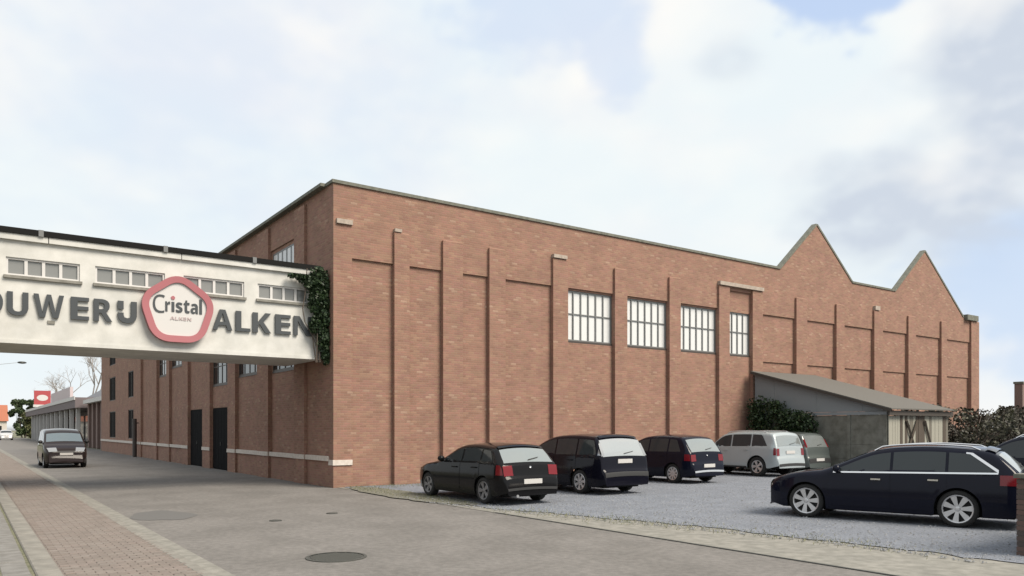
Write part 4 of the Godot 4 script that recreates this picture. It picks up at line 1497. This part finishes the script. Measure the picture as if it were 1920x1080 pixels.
func make_cars() -> void:
	var g := "cars parked nose-in along the brick wall"
	make_car("parked_car", "black five-door hatchback nearest the street, red tail lamp towards the viewer", "car", Vector3(1.72, 0.02, 5.6), 0, {"group": g, "paint": "black", "wide": 1.75, "belt0": 0.9, "belt1": 0.98, "fa": 1.36, "ra": 1.28, "wr": 0.315, "ar": 0.36, "rim": 0.215, "spokes": 5, "alloy": "dark_alloy", "tumble": 0.34,
		"prof": P([2.10, 0.26, 2.115, 0.5, 2.08, 0.66, 1.94, 0.77, 1.55, 0.87, 1.0, 0.955, 0.82, 0.99, 0.1, 1.35, -0.25, 1.42, -0.8, 1.43, -1.45, 1.385, -1.62, 1.35, -1.93, 1.0, -2.0, 0.92, -2.04, 0.7, -2.10, 0.62, -2.12, 0.42, -2.125, 0.28]),
		"ws": [0.74, 0.14], "rw": [0.99, 1.31], "win": [[-1.62, -1.16, 1.4], [-1.1, -0.32], [-0.26, 0.62]], "doors": [[-1.12, -0.28], [-0.26, 0.78]], "mirror": 0.55, "tail_lamp": [0.70, 0.93, 0.66, 0.20], "plate_y": 0.55, "badge": 0.86, "exhaust": true, "spoiler": 1.33, "bumper": [0.36, 0.42, "plastic"]})
	make_car("parked_car", "black people carrier with wide bright rear window, second from the street", "car", Vector3(5.45, 0.02, 4.7), 0, {"group": g, "paint": "blue_black", "wide": 1.84, "belt0": 0.98, "belt1": 1.04, "fa": 1.36, "ra": 1.33, "wr": 0.33, "ar": 0.375, "rim": 0.225, "spokes": 7, "tumble": 0.24, "tail": 0.1,
		"prof": P([2.22, 0.28, 2.24, 0.55, 2.2, 0.72, 2.05, 0.84, 1.6, 0.97, 1.15, 1.08, 0.3, 1.5, -0.1, 1.60, -0.8, 1.635, -1.7, 1.6, -1.9, 1.56, -2.12, 1.15, -2.16, 1.02, -2.19, 0.72, -2.26, 0.64, -2.28, 0.45, -2.285, 0.3]),
		"ws": [1.02, 0.36], "rw": [1.04, 1.5], "rw_w": 0.93, "rw_m": "bright_glass", "win": [[-1.98, -1.2, 2.2], [-1.14, -0.28], [-0.22, 0.9]], "doors": [[-1.18, -0.24], [-0.22, 0.95]], "mirror": 0.72, "tail_lamp": [1.06, 1.42, 0.88, 0.1], "plate_y": 0.90, "tail_m": "lamp_clear", "bumper": [0.5, 0.62, "plastic"], "spoiler": 1.53})
	make_car("parked_car", "dark navy compact car with silver hubcaps, third from the street", "car", Vector3(10.5, 0.02, 3.4), 0, {"group": g, "paint": "navy", "wide": 1.76, "belt0": 0.94, "belt1": 1.0, "fa": 1.3, "ra": 1.28, "wr": 0.315, "ar": 0.36, "rim": 0.215, "spokes": 9, "tumble": 0.27, "tail": 0.15,
		"prof": P([2.05, 0.26, 2.07, 0.52, 2.03, 0.7, 1.88, 0.82, 1.5, 0.94, 1.1, 1.03, 0.35, 1.45, 0.0, 1.55, -0.7, 1.585, -1.4, 1.54, -1.62, 1.49, -1.92, 1.08, -1.98, 0.98, -2.01, 0.72, -2.08, 0.62, -2.1, 0.42, -2.105, 0.3]),
		"ws": [1.0, 0.4], "rw": [1.03, 1.44], "win": [[-1.6, -1.08, 1.6], [-1.02, -0.22], [-0.16, 0.85]], "doors": [[-1.05, -0.2], [-0.18, 0.9]], "mirror": 0.72, "tail_lamp": [0.74, 0.95, 0.7, 0.2], "plate_y": 0.58, "badge": 0.9, "bumper": [0.38, 0.44, "chrome"]})
	make_car("parked_car", "silver off-road car with dark side windows parked beside the grey one", "car", Vector3(15.7, 0.02, 2.75), 0, {"group": g, "paint": "silver", "wide": 1.81, "belt0": 1.02, "belt1": 1.1, "fa": 1.32, "ra": 1.3, "wr": 0.365, "ar": 0.42, "rim": 0.235, "spokes": 5, "tumble": 0.22, "sill": 0.32, "nose": 0.14, "tail": 0.1, "cladding": true,
		"prof": P([2.18, 0.34, 2.2, 0.62, 2.18, 0.86, 2.08, 0.98, 1.5, 1.06, 0.95, 1.1, 0.4, 1.57, 0.05, 1.665, -0.8, 1.69, -1.75, 1.66, -1.93, 1.61, -2.07, 1.2, -2.1, 1.08, -2.12, 0.78, -2.17, 0.7, -2.2, 0.5, -2.205, 0.38]),
		"ws": [0.86, 0.38], "rw": [1.14, 1.52], "win": [[-1.72, -1.05, 1.5], [-0.99, -0.15], [-0.09, 0.74]], "doors": [[-1.02, -0.12], [-0.1, 0.85]], "mirror": 0.62, "tail_lamp": [0.80, 1.06, 0.8, 0.1], "plate_y": 0.9, "bumper": [0.4, 0.5, "plastic"], "rails": [0.2, -1.6], "rail_m": "alloy"})
	make_car("parked_car", "grey small people carrier half hidden behind the silver one", "car", Vector3(18.08, 0.02, 2.5), 0, {"group": g, "paint": "grey", "wide": 1.7, "belt0": 0.98, "belt1": 1.05, "fa": 1.28, "ra": 1.24, "wr": 0.31, "ar": 0.355, "rim": 0.2, "spokes": 8, "tumble": 0.24, "tail": 0.12,
		"prof": P([2.0, 0.28, 2.02, 0.55, 1.98, 0.74, 1.82, 0.86, 1.4, 1.0, 1.05, 1.1, 0.4, 1.52, 0.0, 1.62, -0.7, 1.65, -1.5, 1.61, -1.68, 1.57, -1.9, 1.12, -1.94, 1.0, -1.97, 0.74, -2.03, 0.66, -2.05, 0.46, -2.055, 0.3]),
		"ws": [0.95, 0.46], "rw": [1.05, 1.5], "win": [[-1.7, -1.05, 1.8], [-0.99, -0.2], [-0.14, 0.8]], "doors": [[-1.02, -0.18], [-0.16, 0.85]], "mirror": 0.7, "tail_lamp": [1.06, 1.4, 0.88, 0.08], "plate_y": 0.56, "bumper": [0.45, 0.62, "plastic"]})
	make_car("estate_car", "dark blue estate with multi-spoke wheels and chrome window trim in the foreground", "car", Vector3(5.85, 0.02, 13.88), 17, {"paint": "navy", "wide": 1.85, "belt0": 0.88, "belt1": 0.98, "fa": 1.28, "ra": 1.37, "wr": 0.335, "ar": 0.38, "rim": 0.255, "spokes": 7, "tumble": 0.36, "tail": 0.12, "nose": 0.3,
		"prof": P([2.07, 0.26, 2.095, 0.5, 2.06, 0.69, 1.93, 0.80, 1.55, 0.905, 1.15, 0.965, 0.95, 0.99, 0.15, 1.38, -0.25, 1.46, -0.9, 1.49, -1.6, 1.45, -1.95, 1.39, -2.28, 1.04, -2.35, 0.94, -2.38, 0.72, -2.44, 0.64, -2.46, 0.44, -2.465, 0.28]),
		"ws": [0.86, 0.2], "rw": [1.03, 1.34], "win": [[-1.95, -1.22, 0.75], [-1.17, -0.3], [-0.25, 0.76]], "doors": [[-1.2, -0.28], [-0.26, 0.84]], "handle": "chrome", "mirror": 0.68, "tail_lamp": [0.78, 0.96, 0.62, 0.34], "plate_y": 0.6, "rails": [0.05, -1.7], "trim": true, "spoiler": 1.37, "bumper": [0.34, 0.4, "chrome"], "head_lamp": [0.62, 0.74, 0.5]})
	make_car("parked_car", "dark blue car at the right edge, showing only its roof behind the estate", "car", Vector3(12.75, 0.02, 13.9), 6, {"paint": "navy", "wide": 1.8, "belt0": 1.0, "belt1": 1.05, "fa": 1.32, "ra": 1.3, "wr": 0.33, "ar": 0.375, "rim": 0.22, "spokes": 7, "tumble": 0.26, "sill": 0.25,
		"prof": P([2.15, 0.3, 2.17, 0.58, 2.13, 0.78, 2.0, 0.9, 1.5, 1.02, 1.05, 1.09, 0.4, 1.53, 0.0, 1.64, -0.8, 1.67, -1.6, 1.63, -1.78, 1.58, -2.0, 1.15, -2.05, 1.02, -2.08, 0.76, -2.14, 0.68, -2.16, 0.46, -2.165, 0.32]),
		"ws": [0.95, 0.44], "rw": [1.08, 1.52], "win": [[-1.7, -1.05, 1.6], [-0.99, -0.18], [-0.12, 0.8]], "doors": [[-1.02, -0.15], [-0.13, 0.86]], "mirror": 0.68, "tail_lamp": [0.8, 1.04, 0.8, 0.12], "plate_y": 0.86, "rails": [0.2, -1.6]})
	make_car("minivan", "dark brown minivan driving towards the viewer under the footbridge", "car", Vector3(-5.28, 0.0, -20.0), 180, {"paint": "brown", "wide": 1.76, "belt0": 1.08, "belt1": 1.12, "fa": 1.3, "ra": 1.36, "wr": 0.32, "ar": 0.37, "rim": 0.2, "spokes": 6, "tumble": 0.17, "nose": 0.2, "tail": 0.08,
		"prof": P([2.02, 0.3, 2.04, 0.55, 2.02, 0.72, 1.92, 0.86, 1.6, 1.02, 1.3, 1.13, 0.6, 1.62, 0.3, 1.74, -0.4, 1.8, -1.7, 1.79, -1.95, 1.74, -2.1, 1.15, -2.12, 0.9, -2.13, 0.6, -2.15, 0.4, -2.155, 0.3]),
		"ws": [1.2, 0.64], "rw": [1.15, 1.65], "win": [[-1.95, -0.95, 3.0], [-0.89, 0.05], [0.11, 1.05]], "doors": [[-0.9, 0.08], [0.1, 1.05]], "mirror": 0.95, "mirror_m": "plastic", "ws_m": "sky_glass", "tail_lamp": [0.9, 1.3, 0.86, 0.08], "plate_y": 0.8, "front_plate": 0.64, "head_lamp": [0.76, 0.93, 0.5], "grille": [0.7, 0.78, 0.45], "intake": [0.36, 0.52, 0.8]})
	make_car("distant_car", "pale small car far down the street by the red roofed house", "car", Vector3(-3.6, 0.0, -121.0), 180, {"paint": "pale", "wide": 1.75, "belt0": 0.98, "belt1": 1.02, "fa": 1.25, "ra": 1.25, "wr": 0.31, "ar": 0.355, "rim": 0.2, "spokes": 6, "tumble": 0.25, "nose": 0.2,
		"prof": P([1.95, 0.3, 1.97, 0.55, 1.92, 0.72, 1.75, 0.86, 1.3, 0.99, 1.0, 1.06, 0.3, 1.48, -0.2, 1.58, -1.3, 1.56, -1.6, 1.5, -1.9, 1.05, -1.94, 0.7, -1.98, 0.5, -1.985, 0.3]),
		"ws": [0.92, 0.36], "rw": [1.08, 1.4], "win": [[-1.5, -0.9, 2.0], [-0.84, 0.0], [0.06, 0.8]], "mirror": 0.7, "tail_lamp": [0.75, 0.98, 0.8, 0.1], "plate_y": 0.6, "front_plate": 0.5, "intake": [0.34, 0.5, 0.7], "grille": [0.62, 0.68, 0.5]})

# ---------------------------------------------------------------- street behind
func make_far_street() -> void:
	# porch next to the warehouse
	var p := thing("gatehouse", "brown flat-roofed gatehouse with a pale roof slab beyond the warehouse", "gatehouse", Vector3(0.2, 0, -48.2))
	box_part(Vector3(0.0, 4.1, -13.0), Vector3(7, 4.45, -0.05), "roof_slab", M.shop_white, p)
	for k in 5:
		var z := -1.0 - k * 2.8
		box_part(Vector3(0.4, 0, z - 0.9), Vector3(0.8, 4.09, z), "pier", M.portal_wall, p)
	box_part(Vector3(2.2, 0, -12.9), Vector3(2.6, 4.09, -0.1), "wall", M.portal_wall, p)
	for k in 4:
		box_part(Vector3(2.12, 0.02, -3.2 - k * 2.8), Vector3(2.19, 3.2, -1.6 - k * 2.8), "door", M.dark_frame, p)
	var st := tool()
	tube(st, Vector3(0.1, 0, -0.9), Vector3(0.1, 4.09, -0.9), 0.1, 0.1, 8)
	part(st, "post", M.shop_white, p)
	# shop with a canopy on columns
	var s := thing("shop_building", "low grey shop with white columns and flat canopy down the street", "shop", Vector3(0.2, 0, -62.0))
	box_part(Vector3(3.0, 0, -72), Vector3(14, 4.4, -0.2), "wall", M.shop_wall, s)
	box_part(Vector3(-0.6, 3.75, -70), Vector3(13.9, 4.75, 0.3), "canopy", M.shop_wall, s)
	box_part(Vector3(-0.68, 4.5, -70.1), Vector3(-0.61, 4.85, 0.4), "fascia", M.shop_white, s)
	for k in 12:
		box_part(Vector3(-0.3, 0, -2.0 - k * 5.4), Vector3(0.05, 3.748, -1.6 - k * 5.4), "column", M.shop_white, s)
	for k in 11:
		box_part(Vector3(2.9, 0.4, -6.4 - k * 5.4), Vector3(2.99, 3.3, -2.4 - k * 5.4), "shop_window", M.dark_glass, s)
	box_part(Vector3(0.4, 0, -69.5), Vector3(2.98, 3.74, -60), "corner_wall", M.shop_wall, s)
	# pitched roof and pale panel rising behind
	st = tool()
	prism(st, PackedVector2Array([Vector2(2.0, 4.76), Vector2(14, 4.76), Vector2(8.0, 8.6)]), -6.0, -26.0)
	part(st, "pitched_roof", M.slate, s)
	box_part(Vector3(0.2, 4.76, -34), Vector3(0.5, 6.3, -12), "pale_panel", M.pale_panel, s)
	# red sign on the canopy
	var g := thing("shop_sign", "red square sign with a pale oval standing on the shop canopy", "sign", Vector3(-0.1, 4.752, -104))
	box_part(Vector3(-0.9, 0.35, -0.15), Vector3(1.1, 2.3, 0.15), "board", M.red_sign, g)
	box_part(Vector3(-1.0, 0.0, -0.2), Vector3(1.2, 0.345, 0.2), "base", M.white_enamel, g)
	st = tool()
	for k in 24:
		var a := TAU * k / 24
		var b := TAU * (k + 1) / 24
		tri(st, Vector3(0.1, 1.3, 0.16), Vector3(0.1 + cos(a) * 0.68, 1.3 + sin(a) * 0.42, 0.16), Vector3(0.1 + cos(b) * 0.68, 1.3 + sin(b) * 0.42, 0.16))
	part(st, "oval", M.white_enamel, g)
	# far house
	var h := thing("red_roofed_house", "far house with an orange-red tiled roof at the street end", "house", Vector3(-6.0, 0, -172))
	box_part(Vector3(-6, 0, -9), Vector3(4.5, 3.4, 0), "wall", M.plaster, h)
	st = tool()
	var ra := [Vector3(-6.3, 3.3, 0.4), Vector3(4.8, 3.3, 0.4), Vector3(4.8, 6.8, -4.5), Vector3(-6.3, 6.8, -4.5), Vector3(4.8, 3.3, -9.4), Vector3(-6.3, 3.3, -9.4)]
	quad(st, ra[0], ra[1], ra[2], ra[3])
	quad(st, ra[3], ra[2], ra[4], ra[5])
	tri(st, ra[1], ra[4], ra[2])
	tri(st, ra[5], ra[0], ra[3])
	part(st, "roof", M.roof_tile, h)
	box_part(Vector3(-1.0, 5.6, -5.2), Vector3(-0.2, 7.6, -4.4), "chimney", M.portal_wall, h)
	for k in 3:
		box_part(Vector3(-2.5 + k * 2.4, 0.6, 0.005), Vector3(-1.2 + k * 2.4, 2.3, 0.06), "window", M.dark_glass, h)
	shrub("round_tree", "round dark green tree between the far house and the shop", Vector3(0.4, 0, -152), 3.4, 7.8, Color(0.03, 0.05, 0.02), Color(0.07, 0.10, 0.04), 201, "", "tree", 9000, 0.5)
	shrub("low_tree", "low olive tree beside the far shop corner", Vector3(1.9, 0, -140), 3.6, 4.6, Color(0.05, 0.06, 0.02), Color(0.10, 0.10, 0.04), 202, "", "tree", 6000, 0.4)
	tree("bare_tree", "tall bare tree standing behind the shop roof", Vector3(11.5, 0, -150), 17.0, 6, true, 203, Color(), Color(), "bare trees behind the shop")
	tree("bare_tree", "shorter bare tree left of the tall one behind the shop", Vector3(7.4, 0, -150), 14.0, 5, true, 204, Color(), Color(), "bare trees behind the shop")
	shrub("roof_side_shrub", "green shrub showing above the gatehouse roof slab", Vector3(8.6, 0, -55), 5.0, 6.3, Color(0.05, 0.075, 0.03), Color(0.12, 0.15, 0.06), 205, "", "shrub", 3000, 0.3)
	# street lamp
	var l := thing("street_lamp", "slender street lamp with a dark head above the red sign", "street lamp", Vector3(-6.95, 0.0, -92))
	st = tool()
	tube(st, Vector3(0, 0, 0), Vector3(0, 9.4, 0), 0.07, 0.045, 8)
	tube(st, Vector3(0, 9.4, 0), Vector3(3.6, 10.0, 0), 0.03, 0.02, 6)
	part(st, "pole", M.concrete, l)
	st = tool()
	var sm := SphereMesh.new()
	sm.radius = 0.5
	sm.height = 1.0
	st.append_from(sm, 0, Transform3D(Basis.from_scale(Vector3(1.0, 0.3, 0.45)), Vector3(3.9, 10.0, 0)))
	part(st, "lamp_head", M.iron, l)

func make_right_side() -> void:
	var ca := Color(0.02, 0.019, 0.013)
	var cb := Color(0.062, 0.052, 0.036)
	var names := ["brown leafless-looking bush beside the shed boards", "dense olive bush in front of the warehouse end", "dark bush below the narrow chimney post", "tall dark bush beyond the warehouse end at right", "rear bush showing between the shed and the warehouse end", "low brown bush in the hedge at the right edge"]
	var spots := [[26.8, 5.6, 4.2, 2.7], [30.6, 4.8, 4.6, 2.9], [35.0, 4.6, 4.6, 2.9], [39.5, 4.0, 5.0, 3.0], [28.6, 3.4, 4.2, 2.85], [33.0, 7.4, 4.4, 2.5]]
	for k in spots.size():
		var q: Array = spots[k]
		shrub("hedge_bush", names[k], Vector3(q[0], 0, q[1]), q[2], q[3], ca, cb if k % 3 else Color(0.06, 0.058, 0.03), 300 + k, "bushes of the hedge beyond the shed", "bush", 4200, 0.15)
	var c := thing("chimney_post", "dark narrow chimney post rising above the hedge at right", "chimney", Vector3(37.6, 0, 3.9))
	box_part(Vector3(-0.2, 0, -0.2), Vector3(0.2, 4.2, 0.2), "shaft", M.portal_wall, c)
	box_part(Vector3(-0.24, 4.203, -0.24), Vector3(0.24, 4.32, 0.24), "cap", M.coping, c)
	# low wall at the right edge
	var w := thing("low_brick_wall", "end of a low dark brick wall at the right edge of the yard", "wall", Vector3(2.96, 0, 17.36))
	var br := plain("wall_brick", lin(0.085, 0.062, 0.055), 0.92)
	var br2 := plain("wall_brick_b", lin(0.11, 0.072, 0.062), 0.92)
	var br3 := plain("wall_brick_c", lin(0.07, 0.056, 0.052), 0.92)
	box_part(Vector3(0.012, 0, 0.012), Vector3(3.0, 1.09, 0.238), "core", M.shed_concrete, w)
	rng.seed = 44
	var long_ := tool()
	box(long_, Vector3(0, 0, 0), Vector3(0.21, 0.063, 0.25))
	var long_m := long_.commit()
	for r in 15:
		var x := -0.0
		var k := 0
		while x < 0.9:
			var first := r % 2 == 1 and k == 0
			var o := same(long_m, "brick", [br, br2, br3][rng.randi() % 3], w, Vector3(x, r * 0.073 + 0.004, rng.randf_range(-0.002, 0.002)))
			if first:
				o.scale.x = 0.48
				x += 0.111
			else:
				x += 0.22
			k += 1
	box_part(Vector3(-0.03, 1.1, -0.03), Vector3(3.0, 1.16, 0.28), "coping", M.coping, w)

func _ready() -> void:
	rng.seed = 1
	set_view()
	make_materials()
	make_ground()
	make_warehouse()
	make_bridge()
	make_shed()
	make_far_street()
	make_right_side()
	make_cars()
	manhole(Vector3(-4.86, 0.0, 11.9), 0.42, "round iron manhole cover in the road at the bottom of the picture")
	manhole(Vector3(-2.75, 0.0, 6.6), 0.12, "small round valve cover in the road towards the brick corner")
	manhole(Vector3(-4.15, 0.0, 7.2), 0.12, "small round valve cover in the middle of the road")
